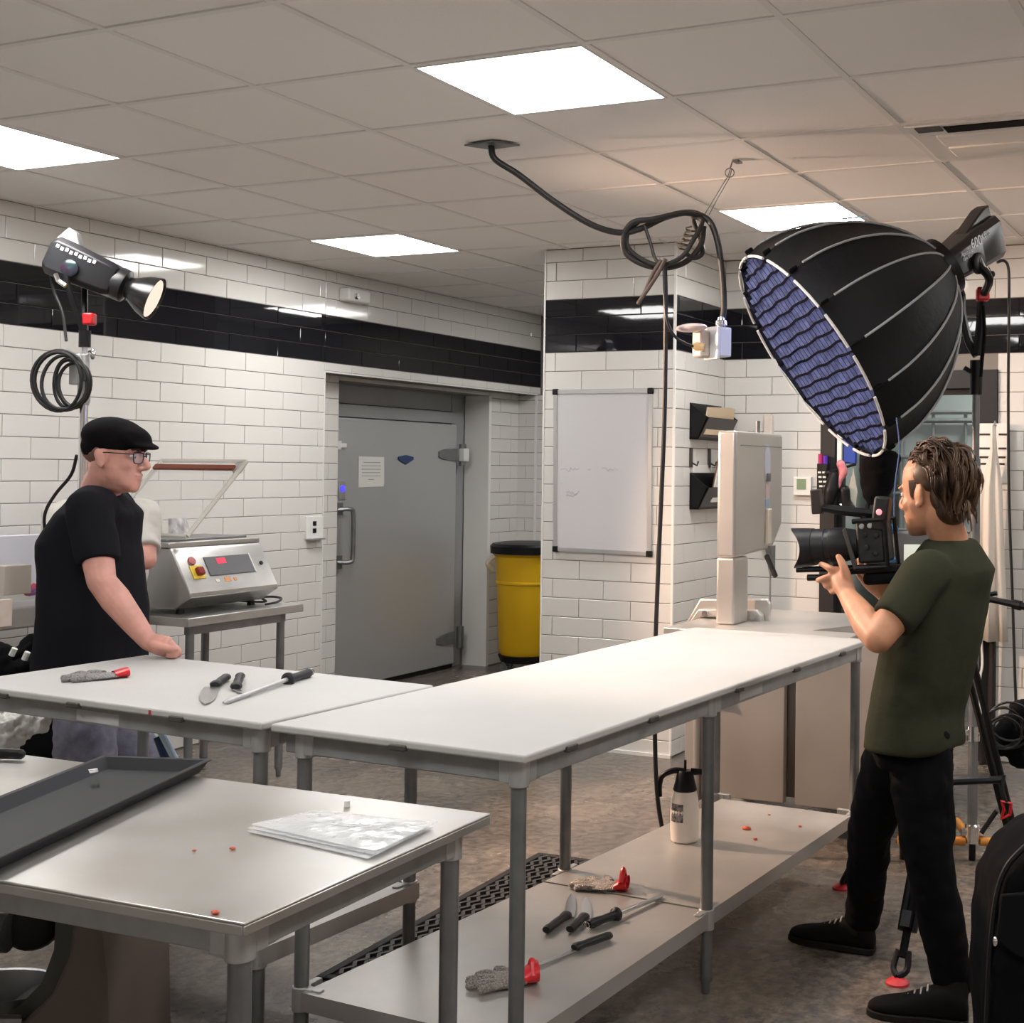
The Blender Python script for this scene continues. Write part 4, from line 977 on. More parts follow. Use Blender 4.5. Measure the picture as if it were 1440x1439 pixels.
obj('extension_cord', MB().tube([(4.829, 2.097, 2.045), (4.797, 2.144, 2.058), (4.768, 2.184, 2.090), (4.747, 2.206, 2.150), (4.742, 2.214, 2.233), (4.739, 2.217, 2.331), (4.738, 2.220, 2.367)], 0.006, 8, sub=5).tube([(4.749, 2.219, 2.369), (4.752, 2.215, 2.235), (4.774, 2.223, 2.013), (4.804, 2.239, 1.733), (4.840, 2.267, 1.393), (4.867, 2.291, 1.049), (4.877, 2.302, 0.761), (4.882, 2.300, 0.475), (4.887, 2.294, 0.303), (4.884, 2.279, 0.191), (4.888, 2.250, 0.051)], 0.0095, 8, sub=5), M_cord, t)

# ------------------------------------------------------------------ lamp on the left stand
def pole(t, name, a, b, r, m): return obj(name, MB().cyl(a, b, r, n=18), m, t)
px, py = (4.114, 4.614, 1.715)[0], (4.114, 4.614, 1.715)[1]
t = thing('lamp_stand', 'chrome lamp stand with coiled cable behind the man in the cap', 'stand', (px, py, 0))
pole(t, 'pole', (px, py, 0.1), (px, py, 1.84), 0.0185, M_chrome)
obj('upper_collar', MB().lathe((px, py, 1.805), (0, 0, 1), [(0, 0.020), (0.02, 0.026), (0.10, 0.026), (0.105, 0.020), (0.21, 0.020), (0.215, 0.012), (0.27, 0.012)], 20), M_alum, t)
obj('clamp_block', MB().box((px - 0.01, py + 0.022, 1.955), (0.05, 0.06, 0.13)), M_alum, t, bevel=0.006)
obj('wing_knob', MB().tube([(px, py - 0.02, 2.025), (px - 0.01, py - 0.055, 2.025)], 0.010, 8).ell((px - 0.012, py - 0.06, 2.018), (0.01, 0.014, 0.024)), M_chrome, t)
for k in range(3):
    a = 0.6 + k * 2 * math.pi / 3
    obj('leg', MB().tube([(px, py, 0.55), (px + 0.26 * math.cos(a), py + 0.26 * math.sin(a), 0.02)], 0.011, 8), M_chrome, t)
random.seed(5)
cc = Vector((4.049, 4.681, 1.904)); R_ = Vector((0.40, -0.916, 0)); U_ = Vector((0, 0, 1)); F_ = Vector((0.916, 0.4, 0))
coil = MB(); pts = []
for k in range(90):
    a = k * 2 * math.pi / 15; turn = k / 15
    rx, rz_ = 0.118 - 0.011 * turn + 0.01 * math.sin(turn * 5), 0.130 - 0.007 * turn
    pts.append(cc + R_ * (rx * math.cos(a) + 0.012 * turn) + U_ * (rz_ * math.sin(a) - 0.003 * turn) + F_ * (0.02 * math.sin(a * 0.5 + turn) - 0.03 + turn * 0.006))
coil.tube(pts, 0.0075, 8, sub=2)
o = obj('cable_coil', coil, M_cord, None); tag(o, 'black cable coil hanging on the left lamp stand', 'cable')
tag(obj('lamp_cable', MB().tube([(4.065, 4.665, 2.072), (4.071, 4.696, 2.193), (4.070, 4.746, 2.285), (4.049, 4.741, 2.357), (4.044, 4.702, 2.369)], 0.006, 8, sub=5).tube([(4.127, 4.663, 1.595), (4.133, 4.701, 1.511), (4.130, 4.787, 1.428), (4.128, 4.842, 1.351), (4.143, 4.862, 1.273), (4.175, 4.867, 1.134), (4.187, 4.920, 1.008), (4.212, 4.918, 0.789)], 0.007, 8, sub=5), M_cord), 'black cable running down the left lamp stand behind the man', 'cable')
# lamp head: axis from its back to the reflector mouth
A0 = Vector((4.095, 4.734, 2.427)); A1 = Vector((4.286, 4.402, 2.264)); ax = (A1 - A0).normalized()
t = thing('spot_lamp', 'black studio spotlight with lit reflector on the left lamp stand', 'lamp', tuple(A0))
Fh = frame(ax); U2 = Fh @ Vector((0, 1, 0)); R2 = Fh @ Vector((1, 0, 0))
if U2.z < 0: U2, R2 = -U2, -R2
def oct_ring(c, w, h, ch=0.28):
    out = []
    for sx_, sy_ in ((1, 1 - ch), (1 - ch, 1), (-1 + ch, 1), (-1, 1 - ch), (-1, -1 + ch), (-1 + ch, -1), (1 - ch, -1), (1, -1 + ch)):
        out.append(c + R2 * w * sx_ + U2 * h * sy_)
    return out
M_lampb = mat('lamp_black_body', (0.014, 0.014, 0.016), 0.35)
obj('housing', MB().loft([oct_ring(A0 + ax * x, w, h) for x, w, h in ((-0.045, 0.062, 0.060), (-0.02, 0.070, 0.084), (0.03, 0.074, 0.084), (0.22, 0.072, 0.072), (0.245, 0.064, 0.062))]), M_lampb, t, bevel=0.004)
obj('rear_grip', MB().prism([A0 + U2 * 0.07 - ax * 0.045 - R2 * 0.035, A0 + U2 * 0.135 - ax * 0.015 - R2 * 0.035, A0 + U2 * 0.125 + ax * 0.02 - R2 * 0.035, A0 + U2 * 0.08 + ax * 0.055 - R2 * 0.035], R2 * 0.07), mat('silver_grey_grip', (0.30, 0.30, 0.30), 0.4), t, bevel=0.006)
obj('front_collar', MB().lathe(A0 + ax * 0.235, ax, [(0, 0.066), (0.02, 0.072), (0.050, 0.070), (0.06, 0.048), (0.075, 0.042)], 26), M_lampb, t)
Lr = (A1 - A0).length
rf = obj('reflector', MB().lathe(A0 + ax * 0.30, ax, [(0, 0.046), (0.02, 0.056), (Lr - 0.30 - 0.05, 0.082), (Lr - 0.30 - 0.01, 0.095), (Lr - 0.30, 0.097), (Lr - 0.30, 0.094), (Lr - 0.32, 0.086), (0.01, 0.040)], 32), mat('gloss_black_metal', (0.012, 0.012, 0.012), 0.22), t)
obj('lens', MB().lathe(A1 - ax * 0.012, ax, [(0, 0.082), (0.004, 0.085), (0.006, 0.070)], 32), mat('lit_lens', (0.25, 0.2, 0.18), 0.5, emit=(1.0, 0.78, 0.63), estr=0.92), t)
obj('pivot_disc', MB().lathe(A0 + ax * 0.085 - F_ * 0.076 - U2 * 0.02, -F_, [(0, 0.036), (0.012, 0.036), (0.016, 0.030)], 24), mat('iridescent_badge', (0.04, 0.01, 0.03), 0.15, vscale=22, col2=(0.01, 0.05, 0.05)), t)
obj('yoke', MB().tube([A0 + ax * 0.075 - F_ * 0.075 - U2 * 0.02, A0 + ax * 0.065 - F_ * 0.078 - Vector((0, 0, 0.09)), (px, py, 2.10)], 0.014, 8, sub=3).tube([A0 + ax * 0.075 + F_ * 0.075 - U2 * 0.02, A0 + ax * 0.065 + F_ * 0.078 - Vector((0, 0, 0.09)), (px, py, 2.10)], 0.014, 8, sub=3).cyl((px, py, 2.05), (px, py, 2.12), 0.024), M_black, t)
obj('red_knob', MB().box((4.066, 4.535, 2.160), (0.045, 0.045, 0.05), rotm(z=20)), M_red, t, bevel=0.008)
obj('cable_plug', MB().tube([(3.984, 4.640, 2.343), (3.989, 4.630, 2.314), (4.002, 4.602, 2.294)], 0.010, 8), M_chrome, t)
M_silver = mat('silver_print', (0.55, 0.56, 0.60), 0.4)
for k in range(9):
    c = A0 + ax * (0.0 + k * 0.020) - F_ * 0.0745 + U2 * (0.046 - (k % 2) * 0.004)
    obj('side_lettering', MB().box(c, (0.013, 0.004, 0.015), Matrix((ax, F_, U2)).transposed()), M_silver, t, smooth=0)
ld_ = bpy.data.lights.new('spot_lamp_beam', 'SPOT'); ld_.energy = SPOT_POWER; ld_.color = SPOT_COL; ld_.spot_size = R(86); ld_.spot_blend = 0.5; ld_.shadow_soft_size = 0.07
lo = bpy.data.objects.new('spot_lamp_beam', ld_); COL.objects.link(lo); lo.parent = t
aim = Vector((0.9, -2.5, -1.1))
lo.matrix_local = Matrix.Translation(A1 + ax * 0.03 - A0) @ aim.to_track_quat('-Z', 'Y').to_matrix().to_4x4()

# ------------------------------------------------------------------ people
def remesh_obj(name, mb, material, parent, voxel=0.006, it=5, wrinkle=0.0, wscale=0.12, fac=0.5, label=None):
    o = obj(name, mb, material, parent, smooth=180, label=label)
    m = o.modifiers.new('union', 'REMESH'); m.mode = 'VOXEL'; m.voxel_size = voxel; m.use_smooth_shade = True
    if it:
        s = o.modifiers.new('soften', 'SMOOTH'); s.iterations = it; s.factor = fac
    if wrinkle:
        tx = bpy.data.textures.new(name + '_folds', 'CLOUDS'); tx.noise_scale = wscale; tx.noise_depth = 1
        d = o.modifiers.new('folds', 'DISPLACE'); d.texture = tx; d.strength = wrinkle; d.mid_level = 0.5
        d.texture_coords = 'LOCAL'
    return o
def body_frame(F):
    F = Vector(F); F.z = 0; F.normalize(); return F, Vector((F.y, -F.x, 0)), Vector((0, 0, 1))     # forward, own right, up
def torso(mb, rings, F, Rt, n=24, p=2.5):
    """rings: (centre, half width, half depth front, half depth back)"""
    out = []
    for c, w, df, db in rings:
        c = Vector(c); rg = []
        for j in range(n):
            a = 2 * math.pi * j / n
            ca, sa = math.cos(a), math.sin(a)
            x = math.copysign(abs(ca) ** (2 / p), ca) * w
            y = math.copysign(abs(sa) ** (2 / p), sa) * (df if sa > 0 else db)
            rg.append(c + Rt * x + F * y)
        out.append(rg)
    return mb.loft(out)
class Head:
    def __init__(s, c, F, pitch=0.0, roll=0.0, k=1.0):
        F = Vector(F); F.z = 0; F.normalize(); rt = Vector((F.y, -F.x, 0))
        q = Matrix.Rotation(pitch, 3, rt); s.f = q @ F; s.r = rt; s.u = s.r.cross(s.f)
        if s.u.z < 0: s.u = -s.u
        s.c = Vector(c); s.k = k; s.R = Matrix((s.r, s.f, s.u)).transposed()
    def p(s, r, f, u): return s.c + (s.r * r + s.f * f + s.u * u) * s.k
    def ell(s, mb, r, f, u, rad, rot=None, n=18, m=12):
        M_ = s.R if rot is None else s.R @ rot
        return mb.ell(s.p(r, f, u), [q * s.k for q in rad], M_, n, m)
    def build(s, mb, jaw=1.0, nose=1.0, chin=1.0, heavy=0.0, ear=0.0):
        e = s.ell
        rings = []
        for u, cf, w, d in ((-0.122, 0.060, 0.016 * chin, 0.018), (-0.114, 0.052, 0.032 * chin, 0.036), (-0.097, 0.036, 0.049 * jaw, 0.055), (-0.070, 0.022, 0.060 * jaw, 0.068),
                            (-0.040, 0.011, 0.067 * (jaw * 0.5 + 0.5), 0.079), (-0.012, 0.003, 0.070, 0.086), (0.018, -0.003, 0.073, 0.092), (0.048, -0.008, 0.0755, 0.097),
                            (0.078, -0.012, 0.073, 0.093), (0.102, -0.016, 0.061, 0.078), (0.119, -0.018, 0.041, 0.053), (0.127, -0.018, 0.016, 0.022)):
            rings.append([s.p(w * math.cos(a), cf + d * math.sin(a), u) for a in [2 * math.pi * k / 28 for k in range(28)]])
        mb.loft(rings)
        for q in (-1, 1):
            e(mb, q * 0.036, 0.048, -0.028, (0.027, 0.030, 0.030))     # cheek
            e(mb, q * 0.030, 0.076, 0.022, (0.027, 0.012, 0.009))      # brow
            e(mb, q * (0.074 + ear), -0.010, -0.010, (0.0085, 0.019, 0.031), rotm(z=q * 16) @ rotm(x=-10))  # ear
            e(mb, q * (0.078 + ear), -0.018, 0.004, (0.0065, 0.015, 0.021), rotm(z=q * 24))
            e(mb, q * (0.078 + ear), -0.006, -0.034, (0.0065, 0.009, 0.010))
            e(mb, q * 0.012, 0.096, -0.036, (0.010, 0.012, 0.009))     # nostril wing
        mb.tube([s.p(0, 0.080, 0.018), s.p(0, 0.094, 0.002), s.p(0, 0.108 * nose, -0.020), s.p(0, 0.110 * nose, -0.031), s.p(0, 0.090, -0.038)],
                [v * s.k for v in (0.008, 0.010, 0.0125, 0.012, 0.009)], 10, sub=3)
        e(mb, 0, 0.089, -0.060, (0.024, 0.010, 0.0065))                # upper lip
        e(mb, 0, 0.087, -0.072, (0.021, 0.010, 0.0070))                # lower lip
        if heavy:
            e(mb, 0, 0.024, -0.098, (0.050, 0.050, 0.030 * heavy))     # full under-chin
    def eyes(s, parent, iris=(0.10, 0.06, 0.03)):
        Mw = mat('eye_white', (0.75, 0.72, 0.70), 0.2); Mi = mat('iris_%d' % int(iris[0] * 100), iris, 0.15)
        for q in (-1, 1):
            ob = obj('eye', s.ell(MB(), q * 0.030, 0.0745, 0.003, (0.0135, 0.012, 0.0100), n=14, m=10), Mw, parent, smooth=180)
            obj('iris', s.ell(MB(), q * 0.030, 0.0840, 0.002, (0.0055, 0.003, 0.0055), n=12, m=8), Mi, ob, smooth=180)
            obj('eyebrow', MB().tube([s.p(q * 0.014, 0.094, 0.024), s.p(q * 0.030, 0.094, 0.031), s.p(q * 0.050, 0.080, 0.026)], [0.004, 0.0045, 0.003], 8, sub=3), mat('eyebrow_hair', (0.06, 0.035, 0.022), 0.8), parent)
def hand_simple(mb, wrist, d, n, side, L=0.185, curl=0.35, spread=0.12, thumb=True):
    """relaxed hand: wrist point, direction d, back-of-hand normal n, thumb side; rounded palm, four fingers, thumb"""
    w = Vector(wrist); d = Vector(d).normalized(); n = Vector(n); n = (n - d * n.dot(d)).normalized(); t = Vector(side); t = (t - d * t.dot(d) - n * t.dot(n)).normalized()
    pl = L * 0.50
    rings = []
    for u, hw, h in ((-0.1, 0.026, 0.021), (0.1, 0.030, 0.019), (0.5, 0.039, 0.016), (0.85, 0.041, 0.014), (1.0, 0.038, 0.012)):
        c = w + d * pl * u
        rings.append([c + t * hw * math.cos(a) + n * h * math.sin(a) for a in [2 * math.pi * j / 16 for j in range(16)]])
    mb.loft(rings)
    for k, (o, l) in enumerate(((0.029, 0.86), (0.010, 1.0), (-0.010, 0.94), (-0.028, 0.74))):
        b = w + d * pl * 0.93 + t * o
        fl = L * 0.5 * l
        a0 = curl; dd = d + t * (o / 0.03) * spread
        dd.normalize(); pts = [b]; p = b; ang = 0
        for seg, cu in ((0.44, 0.55), (0.32, 1.0), (0.26, 0.8)):
            ang += curl * cu
            p = p + (dd * math.cos(ang) - n * math.sin(ang)) * fl * seg; pts.append(p)
        mb.limb(pts, [0.0098, 0.0092, 0.0084, 0.0072], n=10, sub=3)
    if thumb:
        b = w + d * pl * 0.22 + t * 0.026
        mb.limb([b, b + t * 0.026 + d * 0.026 - n * 0.008, b + t * 0.034 + d * 0.056 - n * 0.014, b + t * 0.034 + d * 0.078 - n * 0.018], [0.014, 0.0115, 0.0105, 0.0085], n=10, sub=3)
def shoe(name, parent, heel, toe, ank, m_up, m_sole, laces=True, w=0.046):
    h, t = Vector(heel), Vector(toe); d = (t - h); L = d.length; d.normalize(); s = Vector((0, 0, 1)).cross(d).normalized(); up = s.cross(d) * -1
    if up.z < 0: up = -up
    rs = []
    for u, hw, z0, z1 in ((0.0, 0.022, 0.012, 0.055), (0.04, 0.034, 0.010, 0.085), (0.2, 0.038, 0.010, 0.105), (0.36, 0.038, 0.010, 0.100), (0.5, 0.041, 0.010, 0.082), (0.66, 0.046, 0.010, 0.064), (0.82, 0.045, 0.010, 0.054), (0.94, 0.034, 0.012, 0.044), (1.0, 0.016, 0.016, 0.034)):
        c = h + d * L * u; rg = []
        for j in range(16):
            a = 2 * math.pi * j / 16; ca, sa = math.cos(a), math.sin(a)
            rg.append(c + s * hw * w / 0.046 * math.copysign(abs(ca) ** 0.75, ca) + up * ((z0 + z1) / 2 + (z1 - z0) / 2 * math.copysign(abs(sa) ** 0.8, sa)))
        rs.append(rg)
    mb = MB().loft(rs)
    a = Vector(ank)
    base = h + d * L * 0.17 + up * 0.05
    mb.tube([base, base.lerp(a, 0.6), a], [0.046, 0.047, 0.049], 16)
    o = remesh_obj(name, mb, m_up, parent, 0.006, 4)
    poly = []
    for u, hw in ((0.0, 0.024), (0.05, 0.037), (0.25, 0.038), (0.45, 0.037), (0.68, 0.048), (0.85, 0.045), (0.96, 0.032), (1.01, 0.014)): poly.append((u, hw))
    P = [h + d * L * u + s * hw for u, hw in poly] + [h + d * L * u - s * hw for u, hw in reversed(poly)]
    obj('sole', MB().prism(P, up * 0.020), m_sole, o, bevel=0.003)
    if laces:
        for k in range(4):
            c = h + d * L * (0.40 + k * 0.065) + up * (0.098 - k * 0.0105)
            obj('lace', MB().tube([c - s * 0.022 - up * 0.008, c + up * 0.002, c + s * 0.022 - up * 0.008], 0.0032, 6, sub=3), mat('lace_grey', (0.45, 0.38, 0.33), 0.6), o)
    return o
M_skin_p = mat('rosy_skin', (0.62, 0.31, 0.25), 0.50, var=0.12, vscale=16, bump=0.05, bscale=240, sss=0.08)
M_skin_t = mat('tanned_skin', (0.60, 0.29, 0.17), 0.48, var=0.12, vscale=16, bump=0.05, bscale=240, sss=0.08)
M_tee_k = mat('black_tshirt', (0.010, 0.010, 0.013), 0.9, bump=0.55, bscale=11, spec=0.12, stretch=(1, 1, 0.5))
M_tee_o = mat('olive_tshirt', (0.036, 0.038, 0.023), 0.92, bump=0.6, bscale=11, spec=0.12, stretch=(0.8, 0.8, 1.3))
M_tee_g = mat('pale_grey_tshirt', (0.56, 0.54, 0.50), 0.9, bump=0.15, bscale=500)
M_denim = mat('blue_grey_denim', (0.15, 0.15, 0.19), 0.85, var=0.2, vscale=30, bump=0.2, bscale=400)
M_jean_k = mat('black_jeans', (0.0045, 0.0045, 0.0055), 0.9, bump=0.2, bscale=400, spec=0.12)
M_shoe = mat('black_suede', (0.007, 0.006, 0.006), 0.85, spec=0.15)
M_sole = mat('dark_sole', (0.012, 0.010, 0.009), 0.7, spec=0.2)
UP = Vector((0, 0, 1))
V = Vector

# ---- cameraman
F, Rt, _ = body_frame((0.25, 0.966, 0)); Lf = -Rt
base = V((3.949, 0.984, 0.000))
cm = thing('person', 'man in olive T-shirt and black jeans holding the video camera, mid-step', 'person', tuple(base))
C_neck = V((3.904, 0.890, 1.356)); C_ch = V((3.895, 0.914, 1.238)); C_mid = V((3.875, 0.941, 1.009)); C_wa = V((3.865, 0.969, 0.863)); C_hip = V((3.861, 0.982, 0.758))
hd = Head((3.880, 0.938, 1.502), (0.40, 0.92, 0), pitch=R(-6), k=1.0)
sh_l = V((3.718, 0.917, 1.271)); el_l = V((3.562, 1.006, 1.107)); wr_l = V((3.738, 1.148, 1.202))
sh_r = V((4.079, 0.891, 1.269)); el_r = V((4.194, 1.033, 1.064)); wr_r = V((4.037, 1.116, 1.179))
body = MB(); hd.build(body, jaw=1.0)
body.limb([C_neck - UP * 0.05, C_neck + UP * 0.01, hd.p(0, -0.026, -0.06), hd.p(0, -0.02, 0.0)], [0.062, 0.056, 0.055, 0.053], n=18)
torso(body, [(C_neck, 0.065, 0.055, 0.055), (C_neck - UP * 0.05, 0.15, 0.085, 0.085), (C_ch - UP * 0.04, 0.175, 0.11, 0.105), (C_mid, 0.155, 0.105, 0.095), (C_wa, 0.145, 0.10, 0.09), (C_hip, 0.155, 0.10, 0.11)], F, Rt)
body.limb([sh_l + Rt * 0.03, sh_l, sh_l.lerp(el_l, 0.5), el_l], [0.058, 0.058, 0.050, 0.042], n=16)
body.limb([el_l, el_l.lerp(wr_l, 0.30), el_l.lerp(wr_l, 0.7), wr_l], [0.042, 0.0455, 0.036, 0.0275], n=16)
body.limb([sh_r + Lf * 0.03, sh_r, sh_r.lerp(el_r, 0.5), el_r], [0.058, 0.058, 0.050, 0.042], n=16)
body.limb([el_r, el_r.lerp(wr_r, 0.30), el_r.lerp(wr_r, 0.7), wr_r], [0.042, 0.045, 0.036, 0.0275], n=16)
# left hand, palm up under the lens: palm, thumb up, four fingers to the left
pc = V((3.778, 1.180, 1.243))
body.limb([wr_l, wr_l.lerp(pc, 0.55), pc, V((3.791, 1.200, 1.259))], [0.027, 0.031, 0.032, 0.025], n=14)
body.limb([V((3.757, 1.154, 1.242)), V((3.753, 1.162, 1.275)), V((3.763, 1.176, 1.299)), V((3.769, 1.187, 1.313))], [0.017, 0.0135, 0.012, 0.0095], n=12)
body.limb([V((3.774, 1.188, 1.264)), V((3.767, 1.206, 1.275)), V((3.778, 1.229, 1.283)), V((3.792, 1.247, 1.288))], [0.0125, 0.0112, 0.0100, 0.0085], n=12)
body.limb([V((3.782, 1.197, 1.249)), V((3.773, 1.216, 1.251)), V((3.775, 1.237, 1.245)), V((3.789, 1.256, 1.239))], [0.0125, 0.0112, 0.0100, 0.0085], n=12)
body.limb([V((3.783, 1.195, 1.232)), V((3.776, 1.210, 1.230)), V((3.785, 1.228, 1.224)), V((3.801, 1.240, 1.231))], [0.0122, 0.0108, 0.0096, 0.0082], n=12)
body.limb([V((3.776, 1.186, 1.216)), V((3.772, 1.196, 1.212)), V((3.782, 1.210, 1.208)), V((3.794, 1.220, 1.215))], [0.0112, 0.0098, 0.0088, 0.0076], n=12)
hand_simple(body, wr_r, V((3.979, 1.146, 1.233)) - wr_r, -F * 0.3 - UP, UP, curl=0.5)
# legs (inside the jeans)
hp_l, kn_l, an_l = V((3.826, 0.961, 0.808)), V((3.798, 0.913, 0.441)), V((3.840, 0.851, 0.091))
hp_r, kn_r, an_r = V((3.927, 1.029, 0.784)), V((4.030, 1.153, 0.469)), V((4.238, 1.240, 0.095))
for a, b, c in ((hp_l, kn_l, an_l), (hp_r, kn_r, an_r)):
    body.limb([a, a.lerp(b, 0.5), b, b.lerp(c, 0.4), c], [0.082, 0.070, 0.052, 0.050, 0.036], n=16)
bd = remesh_obj('body', body, M_skin_t, cm, 0.0042, 5)
hd.eyes(cm)
# T-shirt
tee = MB()
torso(tee, [(C_neck + UP * 0.012, 0.074, 0.064, 0.070), (C_neck - UP * 0.03, 0.125, 0.082, 0.092), (C_neck - UP * 0.075, 0.168, 0.105, 0.115), (C_ch - UP * 0.05, 0.190, 0.130, 0.122), (C_mid, 0.185, 0.128, 0.118), (C_wa, 0.175, 0.122, 0.115), (C_hip - F * 0.005 + UP * 0.02, 0.178, 0.122, 0.130), (C_hip + UP * 0.002, 0.178, 0.120, 0.130)], F, Rt)
for s_, e_, sd in ((sh_l, el_l, Rt), (sh_r, el_r, Lf)):
    q = s_.lerp(e_, 0.74)
    tee.tube([s_ + sd * 0.06 + UP * 0.006, s_ + UP * 0.004, s_.lerp(e_, 0.35), q], [0.066, 0.070, 0.068, 0.064], 20, sub=4)
remesh_obj('tshirt', tee, M_tee_o, cm, 0.007, 14, wrinkle=0.016, wscale=0.16)
# jeans
jn = MB()
torso(jn, [(C_hip + UP * 0.03, 0.120, 0.080, 0.080), (C_hip - UP * 0.01, 0.142, 0.095, 0.104), (C_hip - UP * 0.05, 0.135, 0.09, 0.10)], F, Rt)
for a, b, c in ((hp_l, kn_l, an_l), (hp_r, kn_r, an_r)):
    jn.limb([a, a.lerp(b, 0.45), b, b.lerp(c, 0.4), b.lerp(c, 0.96)], [0.098, 0.090, 0.070, 0.067, 0.058], n=20, sub=5)
remesh_obj('jeans', jn, M_jean_k, cm, 0.008, 4, wrinkle=0.016, wscale=0.06)
hl, tl = V((3.799, 0.799, 0.000)), V((3.766, 1.029, 0.000)); tl = hl + (tl - hl).normalized() * 0.285
shoe('boot', cm, hl, tl, an_l + UP * 0.03, M_shoe, M_sole)
hl, tl = V((4.230, 1.196, 0.000)), V((4.211, 1.448, 0.000)); tl = hl + (tl - hl).normalized() * 0.285 + UP * 0.012
shoe('boot', cm, hl, tl, an_r + UP * 0.03, M_shoe, M_sole)
# wavy collar-length hair
random.seed(21)
M_hair = mat('wavy_brown_hair', (0.020, 0.010, 0.005), 0.42, vscale=16, col2=(0.13, 0.068, 0.034), stretch=(1, 1, 0.4), spec=0.4)
hair = MB(); cap_ = MB()
hd.ell(cap_, 0, -0.030, 0.050, (0.081, 0.094, 0.081), n=24, m=16)
hd.ell(cap_, 0, -0.066, -0.010, (0.072, 0.054, 0.070), n=20, m=14)
hd.ell(cap_, 0, -0.070, -0.050, (0.062, 0.042, 0.050), n=20, m=14)
CC = V((0, -0.020, 0.040)); RA = V((0.083, 0.103, 0.088))
def scalp(th, ph): return CC + V((math.sin(th) * math.sin(ph) * RA.x, math.sin(th) * math.cos(ph) * RA.y, math.cos(th) * RA.z))
cnt = 0
while cnt < 210:
    ph = random.uniform(-math.pi, math.pi); th = math.acos(random.uniform(-0.62, 1.0)); a = abs(ph)
    lim = 0.95 if a < 0.8 else (0.95 + (a - 0.8) * 0.45 if a < 1.5 else (1.28 if a < 2.0 else 2.15))
    if th > lim: continue
    cnt += 1
    p = scalp(th, ph); path = []; n_ = 12
    back = a > 1.7
    L = random.uniform(0.11, 0.175) if back else random.uniform(0.085, 0.14)
    if back and th > 1.5: L = random.uniform(0.065, 0.105)
    st = L / n_
    phs, amp, frq = random.uniform(0, 6.28), random.uniform(0.006, 0.013), random.uniform(0.50, 0.85)
    sx_ = 1 if p.x > 0 else -1
    front = a < 1.2 and th > 0.40
    vel = V((random.uniform(-.5, .5), -0.15 if front else -0.7, 0.95 if front else (0.25 if th < 1.0 else -0.5))).normalized()
    lift = random.uniform(0.008, 0.026)
    for k in range(n_ + 1):
        u = k / n_
        off = p - CC; nn = V((off.x / RA.x ** 2, off.y / RA.y ** 2, off.z / RA.z ** 2)).normalized()
        w_ = amp * min(1, u * 3)
        q = p + nn * (lift * math.sin(min(1, u * 1.5) * math.pi / 2) + math.cos(k * frq + phs) * w_ * 0.7) + vel.cross(nn) * math.sin(k * frq + phs) * w_
        path.append((q, nn, vel.cross(nn)))
        if p.z < -0.03: g = V((sx_ * 0.05, -0.12 + (0.10 * u), -0.9))
        elif front: g = V((sx_ * 0.05, -0.95, 0.10 - 0.5 * u))
        elif p.y > -0.045 and p.z < 0.03: g = V((0, -1.0, -0.15))
        else: g = V((sx_ * 0.12, -0.45 if p.y > -0.05 else -0.12, -0.75))
        vel = (vel + g * 0.42).normalized()
        hold = 1.0 if p.z > -0.01 else 0.75
        t_ = (vel - nn * vel.dot(nn) * (hold if vel.dot(nn) < 0 or p.z > -0.01 else 0.2)).normalized()
        if p.z < -0.03 and u > 0.55: t_ = (t_ + nn * 0.35).normalized()
        p = p + t_ * st
    for s_ in range(7):
        oa, ob = random.gauss(0, 0.0042), random.gauss(0, 0.0048); e_ = random.uniform(0.82, 1.0); m_ = max(4, int((n_ + 1) * e_))
        r0 = random.uniform(0.0020, 0.0040)
        pts = []
        for k in range(m_):
            q, nn, sd_ = path[k]; u = k / n_
            c_ = 1 - 0.55 * u
            pts.append(hd.p(*(q + nn * oa * c_ + sd_ * ob * c_)))
        hair.tube(pts, [r0 * (0.7 if k == 0 else 1 - 0.78 * (k / (m_ - 1)) ** 2) for k in range(m_)], 5)
ho = obj('hair', cap_, M_hair, cm, smooth=180)
obj('hair_locks', hair, M_hair, ho, smooth=180, kind='stuff')
for q in (-1, 1):
    sb_ = MB()
    for k in range(7):
        f_ = 0.022 - k * 0.0035
        a0 = hd.p(q * 0.0725, f_, 0.040); a1 = hd.p(q * 0.0715, f_ + random.uniform(-.002, .002), -0.010 - 0.008 * random.random())
        sb_.tube([a0, a0.lerp(a1, 0.5) + hd.r * q * 0.0015, a1], [0.0028, 0.0026, 0.0006], 5, sub=3)
    obj('sideburn', sb_, M_hair, ho, smooth=180, kind='stuff')

# ---- man in the flat cap
F, Rt, _ = body_frame((0.36, -0.93, 0)); Lf = -Rt
base = V((3.492, 3.848, -0.068)); base.z = 0
pm = thing('person', 'man in black T-shirt, flat cap and glasses leaning one hand on the white table', 'person', tuple(base))
hd = Head((3.503, 3.769, 1.589), (0.33, -0.945, 0), pitch=R(-4), k=1.02)
C_neck = V((3.513, 3.851, 1.455)); C_ch = V((3.507, 3.893, 1.281)); C_be = V((3.505, 3.881, 1.034)); C_wa = V((3.505, 3.888, 0.869)); C_hip = V((3.501, 3.901, 0.742))
sh_r = V((3.367, 3.736, 1.400)); el_r = V((3.327, 3.635, 1.164)); wr_r = V((3.372, 3.466, 0.966))
sh_l = V((3.659, 3.943, 1.388)); el_l = V((3.690, 4.005, 1.103)); wr_l = V((3.657, 3.964, 0.858))
body = MB(); hd.build(body, jaw=1.08, nose=1.05, heavy=1.0, ear=0.007)
body.limb([C_neck - UP * 0.05, C_neck + UP * 0.01, hd.p(0, -0.022, -0.06), hd.p(0, -0.02, 0.0)], [0.074, 0.068, 0.065, 0.06], n=18)
